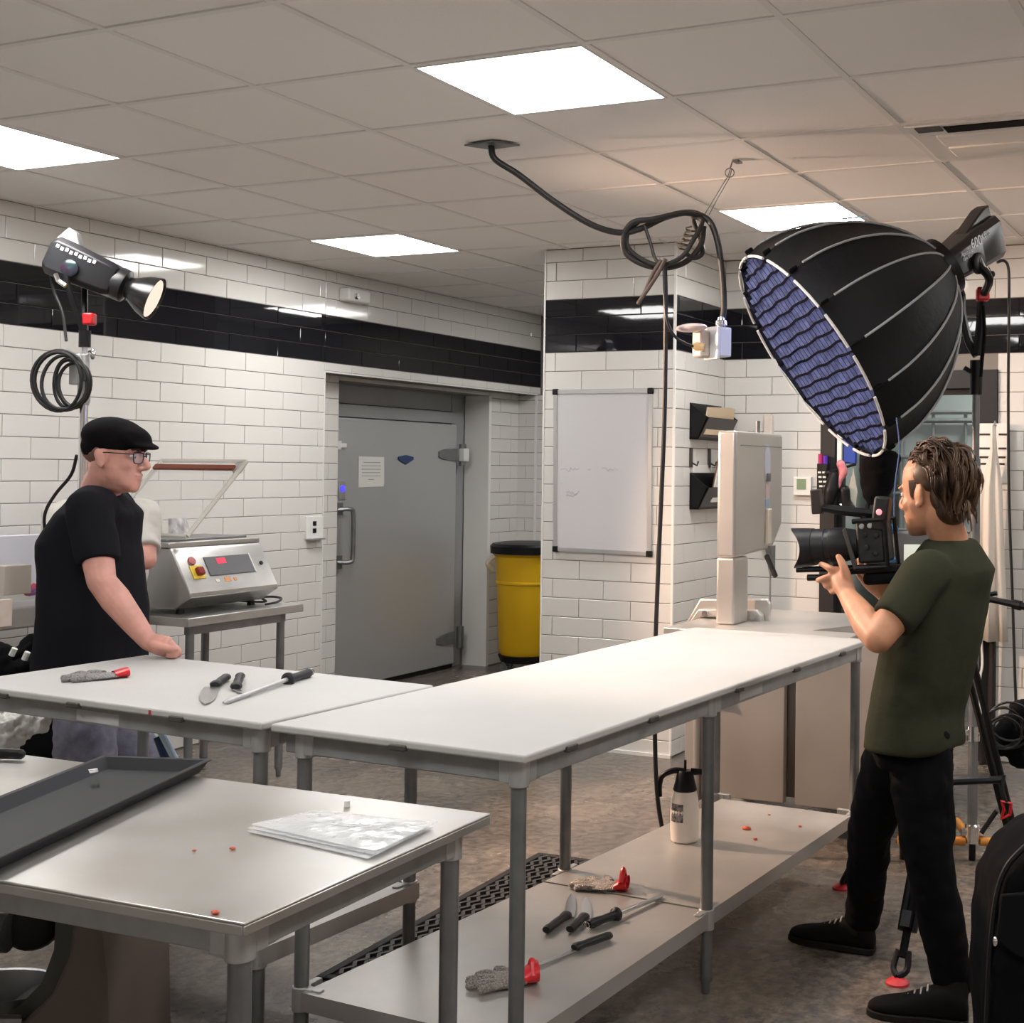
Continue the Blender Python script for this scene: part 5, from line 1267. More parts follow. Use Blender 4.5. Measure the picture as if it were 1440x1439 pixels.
torso(body, [(C_neck, 0.075, 0.065, 0.065), (C_neck - UP * 0.05, 0.15, 0.09, 0.09), (C_ch, 0.185, 0.125, 0.12), (C_be, 0.18, 0.15, 0.12), (C_wa, 0.175, 0.15, 0.12), (C_hip, 0.17, 0.12, 0.12)], F, Rt)
body.limb([sh_r + Lf * 0.03, sh_r, sh_r.lerp(el_r, 0.5), el_r], [0.064, 0.064, 0.056, 0.047], n=16)
body.limb([el_r, el_r.lerp(wr_r, 0.30), el_r.lerp(wr_r, 0.7), wr_r], [0.046, 0.050, 0.040, 0.030], n=16)
body.limb([sh_l + Rt * 0.03, sh_l, sh_l.lerp(el_l, 0.5), el_l], [0.064, 0.064, 0.056, 0.047], n=16)
body.limb([el_l, el_l.lerp(wr_l, 0.30), el_l.lerp(wr_l, 0.7), wr_l], [0.046, 0.049, 0.040, 0.030], n=16)
hand_simple(body, wr_l, (0, 0, -1), Lf, F, curl=0.3)
# right hand resting, fingers folded under on the board
k0 = V((3.403, 3.406, 0.947)); 
body.limb([wr_r, wr_r.lerp(k0, 0.45), k0.lerp(wr_r, 0.1), k0], [0.030, 0.034, 0.036, 0.026], n=14)
ax_ = (k0 - wr_r); ax_.z = 0; ax_.normalize(); sd = V((-ax_.y, ax_.x, 0))
for j, o_ in enumerate((-0.030, -0.010, 0.010, 0.030)):
    b = k0 + sd * o_ - ax_ * 0.004
    e1 = b + ax_ * (0.030 - abs(o_ + 0.008) * 0.3) - UP * 0.006
    e2 = e1 + ax_ * 0.010 - UP * 0.022; e3 = e2 - ax_ * 0.022 - UP * 0.003
    for q in (e2, e3): q.z = max(q.z, 0.924)
    body.limb([b, e1, e2, e3], [0.0125, 0.0118, 0.0105, 0.0092], n=10, sub=3)
b = wr_r.lerp(k0, 0.35) - sd * 0.028
body.limb([b, b + ax_ * 0.03 - sd * 0.012 - UP * 0.006, b + ax_ * 0.060 - sd * 0.010 - UP * 0.012, b + ax_ * 0.078 - sd * 0.004 - UP * 0.014], [0.015, 0.0128, 0.0115, 0.0095], n=10, sub=3)
hp_r, kn_r, an_r = V((3.422, 3.832, 0.734)), V((3.394, 3.755, 0.451)), V((3.411, 3.778, 0.077))
hp_l, kn_l, an_l = V((3.577, 3.928, 0.703)), V((3.634, 3.756, 0.439)), V((3.666, 3.794, 0.062))
an_r.z = an_l.z = 0.09
for a, b, c in ((hp_l, kn_l, an_l), (hp_r, kn_r, an_r)):
    body.limb([a, a.lerp(b, 0.5), b, b.lerp(c, 0.4), c], [0.09, 0.075, 0.054, 0.050, 0.036], n=16)
remesh_obj('body', body, M_skin_p, pm, 0.0042, 5)
hd.eyes(pm)
tee = MB()
torso(tee, [(C_neck + UP * 0.004 - F * 0.006, 0.086, 0.070, 0.078), (C_neck - UP * 0.03, 0.145, 0.092, 0.10), (C_neck - UP * 0.07, 0.195, 0.118, 0.122), (C_ch, 0.220, 0.152, 0.142), (C_be, 0.212, 0.180, 0.150), (C_wa, 0.208, 0.186, 0.158), (C_hip + F * 0.01, 0.21, 0.175, 0.165), (C_hip - UP * 0.07, 0.205, 0.165, 0.16)], F, Rt)
for s_, e_, sd_ in ((sh_r, el_r, Lf), (sh_l, el_l, Rt)):
    q = s_.lerp(e_, 0.74)
    tee.tube([s_ + sd_ * 0.07, s_ + UP * 0.004, s_.lerp(e_, 0.35), q], [0.078, 0.080, 0.076, 0.070], 20, sub=4)
remesh_obj('tshirt', tee, M_tee_k, pm, 0.007, 10, wrinkle=0.016, wscale=0.14)
ap = MB()
torso(ap, [(C_hip - UP * 0.03 + Lf * 0.0, 0.212, 0.18, 0.165), (C_hip - UP * 0.16 - F * 0.03, 0.215, 0.13, 0.17), (C_hip - UP * 0.21 - F * 0.08, 0.19, 0.09, 0.12)], F, Rt)
remesh_obj('apron', ap, M_cloth_k, pm, 0.01, 4, wrinkle=0.02, wscale=0.07)
jn = MB()
torso(jn, [(C_hip + UP * 0.02, 0.19, 0.14, 0.13), (C_hip - UP * 0.10, 0.185, 0.125, 0.14)], F, Rt)
for a, b, c in ((hp_l, kn_l, an_l), (hp_r, kn_r, an_r)):
    jn.limb([a, a.lerp(b, 0.45), b, b.lerp(c, 0.4), c], [0.115, 0.112, 0.088, 0.078, 0.068], n=20, sub=5)
remesh_obj('jeans', jn, M_denim, pm, 0.009, 4, wrinkle=0.016, wscale=0.06)
for a in (an_r, an_l):
    h = V((a.x, a.y + 0.06, 0)); shoe('shoe', pm, h, h + F * 0.28, a + UP * 0.02, M_shoe, M_sole, laces=False)
# flat cap
cp = MB()
hd.ell(cp, 0, -0.010, 0.062, (0.089, 0.114, 0.072), rotm(x=-5), n=26, m=14)
hd.ell(cp, 0, 0.046, 0.068, (0.080, 0.072, 0.046), rotm(x=-16), n=24, m=12)
hd.ell(cp, 0, -0.055, 0.030, (0.080, 0.062, 0.062), n=24, m=12)
hd.ell(cp, 0, 0.098, 0.044, (0.071, 0.046, 0.012), rotm(x=-10), n=24, m=10)
remesh_obj('flat_cap', cp, mat('black_wool_cap', (0.006, 0.0055, 0.006), 0.92, bump=0.3, bscale=350, spec=0.12), pm, 0.006, 4)
hr = MB()
hd.ell(hr, 0, -0.034, 0.016, (0.0770, 0.084, 0.056), n=22, m=14)
obj('cropped_hair', hr, mat('cropped_brown_hair', (0.20, 0.105, 0.075), 0.8, var=0.2, vscale=180), pm, smooth=180)
gl = MB()
for q in (-1, 1):
    rg = [(-0.024, 0.012), (-0.018, 0.017), (0.018, 0.018), (0.025, 0.012), (0.022, -0.012), (0.012, -0.019), (-0.012, -0.019), (-0.022, -0.010)]
    gl.tube([hd.p(q * 0.033 + x, 0.106 - abs(x + q * 0.033) * 0.22, 0.000 + z) for x, z in rg], 0.0023, 6, sub=3, closed=True)
    gl.tube([hd.p(q * 0.058, 0.094, 0.012), hd.p(q * 0.078, 0.05, 0.012), hd.p(q * 0.083, -0.005, 0.010), hd.p(q * 0.083, -0.025, -0.008)], 0.0022, 6, sub=3)
gl.tube([hd.p(-0.010, 0.106, 0.006), hd.p(0, 0.109, 0.009), hd.p(0.010, 0.106, 0.006)], 0.0022, 6, sub=3)
go = obj('glasses', gl, mat('dark_glasses_frame', (0.025, 0.022, 0.035), 0.3), pm)
ln = MB()
for q in (-1, 1):
    ln.prism([hd.p(q * 0.033 + x * 0.95, 0.106 - abs(x + q * 0.033) * 0.22, z * 0.95) for x, z in rg], hd.f * 0.001)
obj('spectacle_lens', ln, mat('spectacle_glass', (0.75, 0.76, 0.85), 0.05, alpha=0.10), go, smooth=0, kind='stuff')

# ---- man behind with folded arms
F, Rt, _ = body_frame((-0.70, -0.71, 0)); Lf = -Rt
base = V((4.535, 4.912, -0.220)); base.z = 0
bm_ = thing('person', 'man in pale grey T-shirt with folded arms, mostly hidden behind the capped man', 'person', tuple(base))
hd = Head((4.432, 4.840, 1.567), F, k=0.98)
C_neck = V((4.445, 4.865, 1.406)); C_ch = V((4.445, 4.872, 1.214)); C_be = V((4.448, 4.871, 0.990)); C_hip = V((4.452, 4.870, 0.749))
sh_1 = V((4.475, 4.650, 1.334)); el_1 = V((4.380, 4.523, 1.141)); wr_1 = V((4.284, 4.694, 1.134))
sh_2 = V((4.400, 5.071, 1.326)); el_2 = V((4.314, 4.975, 1.090)); wr_2 = V((4.310, 4.682, 1.170))
body = MB(); hd.build(body)
body.limb([C_neck - UP * 0.05, C_neck + UP * 0.01, hd.p(0, -0.022, -0.06), hd.p(0, -0.02, 0.0)], [0.066, 0.060, 0.058, 0.055], n=18)
torso(body, [(C_neck, 0.07, 0.06, 0.06), (C_neck - UP * 0.05, 0.15, 0.085, 0.085), (C_ch, 0.18, 0.11, 0.105), (C_be, 0.16, 0.11, 0.095), (C_hip, 0.155, 0.10, 0.11)], F, Rt)
for s_, e_, w_ in ((sh_1, el_1, wr_1), (sh_2, el_2, wr_2)):
    body.limb([s_, s_.lerp(e_, 0.5), e_], [0.058, 0.050, 0.043], n=14)
    body.limb([e_, e_.lerp(w_, 0.35), w_], [0.043, 0.044, 0.028], n=14)
hand_simple(body, wr_1, wr_1 - el_1, F, UP, curl=0.4); hand_simple(body, wr_2, wr_2 - el_2, F, UP, curl=0.4)
hips = [(C_hip - UP * 0.08 + Rt * 0.09 * q) for q in (-1, 1)]
for h in hips: body.limb([h, V((h.x, h.y, 0.47)), V((h.x, h.y, 0.09))], [0.08, 0.052, 0.036], n=14)
remesh_obj('body', body, M_skin_p, bm_, 0.0065, 4); hd.eyes(bm_)
tee = MB()
torso(tee, [(C_neck, 0.085, 0.07, 0.078), (C_neck - UP * 0.03, 0.14, 0.09, 0.095), (C_neck - UP * 0.08, 0.19, 0.11, 0.115), (C_ch - UP * 0.02, 0.205, 0.135, 0.125), (C_be, 0.20, 0.14, 0.12), (C_hip, 0.20, 0.13, 0.13), (C_hip - UP * 0.05, 0.195, 0.125, 0.125)], F, Rt)
for s_, e_ in ((sh_1, el_1), (sh_2, el_2)):
    tee.tube([s_ + (C_ch - s_) * 0.25, s_ + UP * 0.004, s_.lerp(e_, 0.4), s_.lerp(e_, 0.78)], [0.07, 0.076, 0.073, 0.068], 18, sub=4)
remesh_obj('tshirt', tee, M_tee_g, bm_, 0.009, 5, wrinkle=0.02, wscale=0.08)
jn = MB(); torso(jn, [(C_hip, 0.175, 0.115, 0.115), (C_hip - UP * 0.12, 0.17, 0.11, 0.12)], F, Rt)
for h in hips: jn.limb([h, V((h.x, h.y, 0.47)), V((h.x, h.y, 0.10))], [0.10, 0.078, 0.065], n=16)
remesh_obj('jeans', jn, M_denim, bm_, 0.01, 4)
hr = MB(); hd.ell(hr, 0, -0.022, 0.040, (0.081, 0.100, 0.086), n=22, m=14)
obj('short_hair', hr, mat('short_dark_hair', (0.04, 0.022, 0.015), 0.7, var=0.2, vscale=160), bm_, smooth=180)
for h in hips:
    q = V((h.x, h.y, 0)) - F * 0.07; shoe('shoe', bm_, q, q + F * 0.28, V((h.x, h.y, 0.11)), M_shoe, M_sole, laces=False)

# ------------------------------------------------------------------ video camera rig in the cameraman's hands
RX = V((0.40, -0.916, 0)); FW = V((0.916, 0.40, 0))       # to the right / away, as seen from the door side of the room
lf = V((3.846, 1.347, 1.329)); lb = V((3.850, 1.151, 1.348)); la = (lf - lb).normalized(); LL = (lf - lb).length
t = thing('video_camera', 'black video camera rig with big lens held over the end of the table', 'camera', tuple(lb))
lu = (UP - la * la.z).normalized(); lr = la.cross(lu)
M_lens = mat('lens_black', (0.014, 0.014, 0.016), 0.42)
obj('lens_barrel', MB().lathe(lb - la * 0.005, la, [(0, 0.040), (0.02, 0.046), (0.045, 0.050), (0.05, 0.0525), (0.085, 0.0535), (0.088, 0.050), (0.10, 0.050), (0.103, 0.0525), (LL - 0.055, 0.054), (LL - 0.05, 0.049), (LL - 0.045, 0.049), (LL - 0.045, 0.030)], 32), M_lens, t)
obj('red_ring', MB().lathe(lb + la * (LL - 0.058), la, [(0, 0.0545), (0.003, 0.0545)], 32), mat('dark_red_ring', (0.14, 0.012, 0.016), 0.4), t)
# petal hood
hr_ = []
n = 40
for rad in (0.056, 0.0535):
    for back in (True, False):
        ring = []
        for j in range(n):
            a = 2 * math.pi * j / n
            z = LL - 0.062 if back else LL - 0.012 + 0.020 * math.cos(2 * a) * (1 if True else 0)
            rr = rad * (1.0 if back else 1.10)
            ring.append(lb + la * z + lu * rr * math.cos(a) + lr * rr * math.sin(a))
        hr_.append(ring)
obj('lens_hood', MB().loft([hr_[0], hr_[1], hr_[3], hr_[2]], cap=False, closed=True), M_lens, t, smooth=60)
obj('front_glass', MB().lathe(lb + la * (LL - 0.05), la, [(0, 0.044), (0.006, 0.030), (0.008, 0.010)], 24), mat('coated_glass', (0.01, 0.012, 0.03), 0.05), t)
Rc = Matrix((lr, la, lu)).transposed()
def rel(r, f, u): return lb + lr * r + la * f + lu * u
M_cam = mat('camera_body_black', (0.016, 0.016, 0.017), 0.5, bump=0.15, bscale=300)
cb = obj('camera_body', MB().box(rel(0, -0.052, 0.005), (0.105, 0.085, 0.125), Rc).box(rel(0.035, -0.055, 0.05), (0.05, 0.075, 0.05), Rc), M_cam, t, bevel=0.008)
for k, (f, u) in enumerate(((-0.03, 0.052), (-0.055, 0.052), (-0.08, 0.052), (-0.04, -0.01), (-0.065, -0.03), (-0.035, 0.025), (-0.07, 0.022))):
    obj('button', MB().lathe(rel(-0.052, f, u), -lr, [(0, 0.008), (0.005, 0.008), (0.006, 0.006)], 12), MATS['camera_body_black'] if k > 2 else M_alum, cb)
obj('mount_plate', MB().prism([rel(-0.056, -0.008, -0.075), rel(-0.056, 0.006, -0.075), rel(-0.056, 0.030, 0.045), rel(-0.056, 0.018, 0.052)], lr * 0.010), MATS['grey_clip'], t, bevel=0.002)
obj('side_cage', MB().tube([rel(-0.062, -0.005, 0.068), rel(-0.062, -0.100, 0.068), rel(-0.062, -0.100, -0.07), rel(-0.062, -0.005, -0.07)], 0.008, 8), M_black, t)
obj('side_cage', MB().tube([rel(0.062, -0.005, 0.068), rel(0.062, -0.100, 0.068), rel(0.062, -0.100, -0.07), rel(0.062, -0.005, -0.07)], 0.008, 8), M_black, t)
obj('top_handle', MB().tube([rel(0, 0.100, 0.115), rel(0, 0.03, 0.100), rel(0, -0.06, 0.085)], [0.012, 0.015, 0.014], 10, sub=3).tube([rel(0, -0.02, 0.092), rel(0, -0.03, 0.06)], 0.012, 8), M_black, t)
obj('handle_post', MB().box(rel(0.0, 0.118, 0.135), (0.032, 0.03, 0.075), Rc), mat('brown_grip', (0.05, 0.035, 0.03), 0.6), t, bevel=0.004)
vf = obj('viewfinder', MB().box(rel(-0.035, -0.088, 0.085), (0.05, 0.045, 0.10), Rc @ rotm(x=12)), M_cam, t, bevel=0.008)
obj('tally_light', MB().ell(rel(-0.064, -0.088, 0.090), (0.006, 0.009, 0.009)), mat('tally_red', (0.6, 0.1, 0.1), 0.3, emit=(1.0, 0.25, 0.28), estr=1.6), vf)
for r_ in (-0.03, 0.03):
    obj('support_rod', MB().cyl(rel(r_, 0.19, -0.066), rel(r_, -0.20, -0.078), 0.0075, n=12), M_black, t)
obj('baseplate', MB().box(rel(0, -0.05, -0.078), (0.085, 0.15, 0.020), Rc), M_black, t, bevel=0.003)
obj('shoulder_pad', MB().box(rel(0.0, -0.09, -0.105), (0.09, 0.15, 0.035), Rc), M_blackm, t, bevel=0.012)
obj('hand_grip', MB().tube([rel(-0.035, 0.155, -0.090), rel(-0.035, 0.105, -0.092)], 0.010, 10).tube([rel(-0.035, 0.105, -0.092), rel(-0.035, 0.075, -0.112)], [0.012, 0.016], 10), M_black, t)
# grey transmitter with pale screen on a stand behind the camera
t = thing('field_monitor', 'grey box with white screen and blue knobs beside the cameraman neck', 'monitor', (4.280, 1.080, 1.272))
mc = V((4.173, 1.074, 1.317)); Rm = rotm(z=-66)
Rm = Matrix((RX, FW, UP)).transposed()
obj('case', MB().box(mc, (0.125, 0.04, 0.115), Rm), mat('grey_case', (0.18, 0.19, 0.20), 0.4), t, bevel=0.008)
obj('screen', MB().box(mc + RX * 0.012 - FW * 0.021 - UP * 0.01, (0.075, 0.004, 0.055), Rm), mat('pale_screen', (0.7, 0.75, 0.66), 0.3, emit=(0.75, 0.8, 0.7), estr=0.5), t, smooth=0)
obj('side_rail', MB().box(mc - RX * 0.065, (0.018, 0.05, 0.13), Rm), M_galv, t, bevel=0.003)
for z in (0.065, -0.035):
    obj('blue_knob', MB().ell(mc - RX * 0.06 - FW * 0.02 + UP * z, (0.017, 0.017, 0.017)), mat('blue_knob_plastic', (0.02, 0.12, 0.28), 0.35), t)
obj('blue_cable', MB().tube([mc - RX * 0.055 + UP * 0.07, mc - RX * 0.053 + UP * 0.20, mc - RX * 0.04 + UP * 0.32, mc - RX * 0.05 + UP * 0.42], 0.002, 6, sub=4), mat('blue_wire', (0.12, 0.18, 0.38), 0.5), t)
obj('signal_cable', MB().tube([mc - RX * 0.075 + UP * 0.025, mc - RX * 0.11 + UP * 0.01, mc - RX * 0.135 - UP * 0.05, mc - RX * 0.13 - UP * 0.10], 0.0035, 6, sub=4).tube([mc - RX * 0.075 - UP * 0.045, mc - RX * 0.11 - UP * 0.05, mc - RX * 0.13 - UP * 0.08, mc - RX * 0.132 - UP * 0.11], 0.0035, 6, sub=4), M_cord, t)
obj('mount_post', MB().cyl(mc - UP * 0.05, mc - UP * 0.30, 0.010), M_black, t)

# ------------------------------------------------------------------ big softbox on its stand
sc_ = V((4.796, 1.625, 1.995))
sn = (RX * -0.80 + UP * -0.565 + FW * -0.174).normalized()
t = thing('softbox', 'big round black softbox with white ribs and bluish grid front, tilted down to the left', 'softbox', tuple(sc_))
Fs = frame(sn); sX = Fs @ V((1, 0, 0)); sY = Fs @ V((0, 1, 0))
def spt(a, r, h): return sc_ + (sX * math.cos(a) + sY * math.sin(a)) * r - sn * h
prof_s = [(0.0, 0.452), (0.06, 0.462), (0.16, 0.452), (0.28, 0.415), (0.40, 0.350), (0.50, 0.270), (0.57, 0.190), (0.62, 0.110)]
NG = 16
M_sbf = mat('softbox_black_nylon', (0.0065, 0.0065, 0.0075), 0.6, bump=0.25, bscale=26, spec=0.22)
M_pip = mat('grey_piping', (0.33, 0.33, 0.34), 0.6)
for k in range(NG):
    a0, a1 = 2 * math.pi * k / NG, 2 * math.pi * (k + 1) / NG
    g = MB(); rows_o = []; rows_i = []
    for h, r in prof_s:
        for rows, dr in ((rows_o, 0.0), (rows_i, -0.004)):
            row = []
            for q in range(5):
                u = q / 4; a = a0 + (a1 - a0) * u
                sag = 1 - 0.022 * math.sin(math.pi * u) - (1 - math.cos((a1 - a0) / 2)) * math.sin(math.pi * u)
                row.append(spt(a, r * sag + dr, h))
            rows.append(row)
    m_ = len(prof_s); vs = [p for r_ in rows_o for p in r_] + [p for r_ in rows_i for p in r_]; fs = []
    for i in range(m_ - 1):
        for q in range(4):
            b = i * 5 + q; fs.append((b, b + 1, b + 6, b + 5)); c = m_ * 5 + b; fs.append((c, c + 5, c + 6, c + 1))
    obj('fabric_panel', g.add(vs, fs), M_sbf, t, smooth=70)
    obj('rib_piping', MB().tube([spt(a0, r + 0.002, h) for h, r in prof_s[1:]], 0.0048, 6, sub=3), M_pip, t)
    obj('rim_binding', MB().tube([spt(a0 + (a1 - a0) * q / 5, 0.447, -0.006) for q in range(0, 5)], 0.0055, 6), mat('white_binding', (0.62, 0.61, 0.60), 0.7), t)
    if k % 1 == 0:
        obj('corner_tab', MB().box(spt(a0, 0.452, 0.018), (0.012, 0.034, 0.036), frame(spt(a0, 1, 0) - sc_, sn)), M_cloth_k, t, bevel=0.006)
obj('diffuser', MB().lathe(sc_ - sn * 0.045, sn, [(0, 0.425), (0.003, 0.425)], 40), mat('softbox_diffuser', (0.6, 0.62, 0.7), 0.9, emit=(0.50, 0.56, 1.0), estr=7.0), t, smooth=0)
gr = MB(); ge = MB(); sp_ = 0.048
ang = R(18)
e1 = (RX * 0.572 - UP * 0.82); e1 = (e1 - sn * e1.dot(sn)).normalized(); e2 = sn.cross(e1)
ang = R(3)
gX = e2 * math.cos(ang) + e1 * math.sin(ang); gY = e1 * math.cos(ang) - e2 * math.sin(ang)
for axn, oth in ((gX, gY), (gY, gX)):
    for k in range(-9, 10):
        o_ = k * sp_; 
        if abs(o_) > 0.42: continue
        hl_ = math.sqrt(0.426 ** 2 - o_ ** 2); nseg = 10
        rw = []
        for q in range(nseg + 1):
            s_ = -hl_ + 2 * hl_ * q / nseg
            wob = 0.004 * math.sin(q * 1.9 + k * 2.3)
            rw.append((sc_ + axn * s_ + oth * (o_ + wob)))
        for q in range(nseg):
            a, b = rw[q], rw[q + 1]; w = oth * (0.0045 if axn is gX else 0.002)
            gr.add([a - w - sn * 0.040, a + w - sn * 0.040, b + w - sn * 0.040, b - w - sn * 0.040, a - w - sn * 0.004, a + w - sn * 0.004, b + w - sn * 0.004, b - w - sn * 0.004],
                   [(0, 1, 5, 4), (2, 3, 7, 6), (1, 2, 6, 5), (3, 0, 4, 7), (4, 5, 6, 7)])
            w2 = oth * (0.0046 if axn is gX else 0.0012); lo_, hi_ = sn * -0.010, sn * -0.003
            ge.add([a - w2 + lo_, a + w2 + lo_, b + w2 + lo_, b - w2 + lo_, a - w2 + hi_, a + w2 + hi_, b + w2 + hi_, b - w2 + hi_], [(0, 3, 2, 1), (0, 1, 5, 4), (2, 3, 7, 6), (1, 2, 6, 5), (3, 0, 4, 7), (4, 5, 6, 7)])
obj('fabric_grid', gr, mat('grid_slate_fabric', (0.14, 0.14, 0.18), 0.85, var=0.35, vscale=30, spec=0.1), t, smooth=0, kind='stuff')
obj('grid_edge_shade', ge, mat('grid_shade_black', (0.006, 0.006, 0.012), 0.9, spec=0.05), t, smooth=0, kind='stuff')  # black strips stand in for shade on the grid's front edges
obj('mount_ring', MB().lathe(sc_ - sn * 0.60, -sn, [(0, 0.115), (0.02, 0.12), (0.05, 0.12), (0.055, 0.09)], 28), M_black, t)
obj('logo_patch', MB().box(spt(math.atan2((UP.dot(sY)), (UP.dot(sX))) - 0.25, 0.365, 0.40), (0.10, 0.004, 0.03), Matrix((sn, (spt(math.atan2(UP.dot(sY), UP.dot(sX)) - 0.25, 1, 0) - sc_).normalized(), sn.cross((spt(math.atan2(UP.dot(sY), UP.dot(sX)) - 0.25, 1, 0) - sc_).normalized()))).transposed() @ rotm(z=25)), mat('pale_blue_patch', (0.35, 0.62, 0.75), 0.4), t, smooth=0)
# lamp head behind it
b0 = sc_ - sn * 0.64; b1 = V((5.430, 1.083, 2.502)); bx = (b1 - b0).normalized(); BL = (b1 - b0).length
t = thing('studio_lamp', 'black studio lamp head with red rear plate fixed behind the softbox', 'lamp', tuple(b0))
Fb = frame(bx); bU = Fb @ V((0, 1, 0)); bR = Fb @ V((1, 0, 0))
if bU.z < 0: bU, bR = -bU, -bR
def oring(c, w, h, ch=0.3):
    return [c + bR * w * x + bU * h * y for x, y in ((1, 1 - ch), (1 - ch, 1), (-1 + ch, 1), (-1, 1 - ch), (-1, -1 + ch), (-1 + ch, -1), (1 - ch, -1), (1, -1 + ch))]
obj('housing', MB().loft([oring(b0 + bx * x + bU * dy, w, h) for x, w, h, dy in ((0.0, 0.058, 0.058, 0), (0.03, 0.066, 0.066, 0), (0.12, 0.070, 0.072, 0.005), (0.20, 0.070, 0.082, 0.012), (BL, 0.068, 0.088, 0.018))]), M_lampb, t, bevel=0.005)
obj('top_fin', MB().prism([b0 + bx * 0.12 + bU * 0.07 - bR * 0.03, b0 + bx * (BL - 0.05) + bU * 0.145 - bR * 0.03, b0 + bx * (BL + 0.0) + bU * 0.150 - bR * 0.03, b0 + bx * BL + bU * 0.09 - bR * 0.03], bR * 0.06), M_lampb, t, bevel=0.006)
obj('rear_plate', MB().prism([b0 + bx * BL + bU * 0.075 - bR * 0.05, b0 + bx * (BL + 0.035) + bU * 0.0 - bR * 0.05, b0 + bx * (BL + 0.03) - bU * 0.055 - bR * 0.05, b0 + bx * BL - bU * 0.06 - bR * 0.05], bR * 0.10), M_red, t, bevel=0.004)
Rl = Matrix((bx, bU, bx.cross(bU))).transposed()
tz = bx.cross(bU)
side = -bR if (-bR).dot(FW) < 0 else bR
Rl = Matrix((bx, bU, bx.cross(bU))).transposed()
if bx.cross(bU).dot(FW) > 0: Rl = Matrix((bx * -1, bU, (bx * -1).cross(bU))).transposed()
def side_text(body, x, u, size, m):
    return text_mesh('side_lettering', body, size, b0 + bx * x + bU * u + side * 0.0715, Rl, m, t)
side_text('600', 0.155, 0.048, 0.055, M_silver); side_text('x Pro', 0.232, 0.060, 0.032, M_silver); side_text('Aputure', 0.075, 0.030, 0.026, M_silver); side_text('Light Storm', 0.080, 0.010, 0.017, M_silver)
pv = b0 + bx * 0.13 - bU * 0.03 + side * 0.07
obj('pivot_disc', MB().lathe(pv, side, [(0, 0.042), (0.014, 0.042), (0.018, 0.034)], 26), M_black, t)
lt = obj('triangle_logo', MB().tube([pv + side * 0.02 + RX * -0.016 - UP * 0.018, pv + side * 0.02 + UP * 0.02, pv + side * 0.02 + RX * 0.016 - UP * 0.018], 0.0045, 6), mat('white_print', (0.8, 0.8, 0.8), 0.5), t)
st = V((5.415, 1.130, 2.040))
obj('yoke_arm', MB().tube([pv, pv + RX * 0.05 - UP * 0.06, V((5.361, 1.098, 2.263)), V((5.399, 1.114, 2.168)), st], 0.017, 8, sub=4), M_black, t)
pv2 = b0 + bx * 0.05 - bU * 0.05 - side * 0.05
obj('yoke_arm', MB().tube([pv2, V((5.424, 1.201, 2.310)), V((5.429, 1.193, 2.217)), V((5.422, 1.164, 2.099)), st], 0.017, 8, sub=4), M_black, t)
obj('red_clamp', MB().box((5.342, 1.092, 2.278), (0.05, 0.05, 0.055), rotm(z=20)), M_red, t, bevel=0.008)
obj('strap', MB().tube([(5.332, 1.089, 2.231), (5.337, 1.083, 2.117), (5.335, 1.091, 2.018), (5.334, 1.096, 1.947)], 0.008, 6, sub=3), M_cloth_k, t)
obj('tag_ball', MB().ell((5.395, 1.066, 2.364), (0.013, 0.013, 0.014)).tube([(5.409, 1.083, 2.398), (5.398, 1.072, 2.379)], 0.002, 5), M_black, t)
tag(obj('lamp_cable', MB().tube([(5.483, 1.063, 2.425), (5.504, 1.039, 2.433), (5.522, 1.024, 2.403), (5.525, 1.021, 2.280), (5.531, 1.022, 1.871), (5.539, 1.017, 1.463), (5.552, 1.001, 1.025), (5.563, 0.988, 0.646), (5.571, 0.977, 0.413)], 0.006, 8, sub=6), M_cord), 'black lamp cable hanging straight down at the right edge', 'cable')
# stand
px, py = st.x, st.y
fz = st.copy(); fz.z = 0
t = thing('light_stand', 'steel stand with orange-tipped base carrying the softbox lamp', 'stand', tuple(fz))
obj('upper_tube', MB().cyl((px, py, 1.60), (px, py, 1.98), 0.0155), M_steel_d, t)
obj('grip_head', MB().cyl((px, py, 1.88), (px, py, 2.02), 0.026).tube([(px, py, 1.96), V((px, py, 1.98)) - RX * 0.05 + UP * 0.01], 0.010, 8), M_black, t)
obj('main_tube', MB().cyl((px, py, 0.10), (px, py, 1.62), 0.0205), M_steel_d, t)
obj('lock_collar', MB().lathe((px, py, 0.48), (0, 0, 1), [(0, 0.026), (0.06, 0.026)], 18).tube([V((px, py, 0.51)) - RX * 0.02, V((px, py, 0.52)) - RX * 0.085], 0.012, 8).tube([V((px, py, 0.51)) + RX * 0.02, V((px, py, 0.50)) + RX * 0.075], 0.010, 8), M_chrome, t)
obj('base_collar', MB().lathe((px, py, 0.07), (0, 0, 1), [(0, 0.030), (0.07, 0.030), (0.075, 0.024)], 18).tube([V((px, py, 0.11)) - RX * 0.045, V((px, py, 0.11)) + RX * 0.045], 0.016, 10), M_chrome, t)
M_or = mat('orange_tube', (0.66, 0.26, 0.04), 0.4)
obj('base_leg', MB().tube([V((px, py, 0.075)) - RX * 0.03, V((px, py, 0.075)) - RX * 0.30], 0.018, 12), M_or, t)
obj('base_leg', MB().tube([V((px, py, 0.075)) + RX * 0.03, V((px, py, 0.070)) + RX * 0.30], 0.018, 12), M_or, t)
obj('base_leg', MB().tube([V((px, py, 0.075)) + FW * 0.03, V((px, py, 0.070)) + FW * 0.32], 0.018, 12), M_or, t)
obj('centre_foot', MB().lathe((px, py, 0), (0, 0, 1), [(0, 0.014), (0.07, 0.014)], 12), M_black, t)
for k in (-1, 1): obj('leg_foot', MB().lathe(V((px, py, 0)) + RX * 0.28 * k, (0, 0, 1), [(0, 0.014), (0.058, 0.014)], 10), M_black, t)

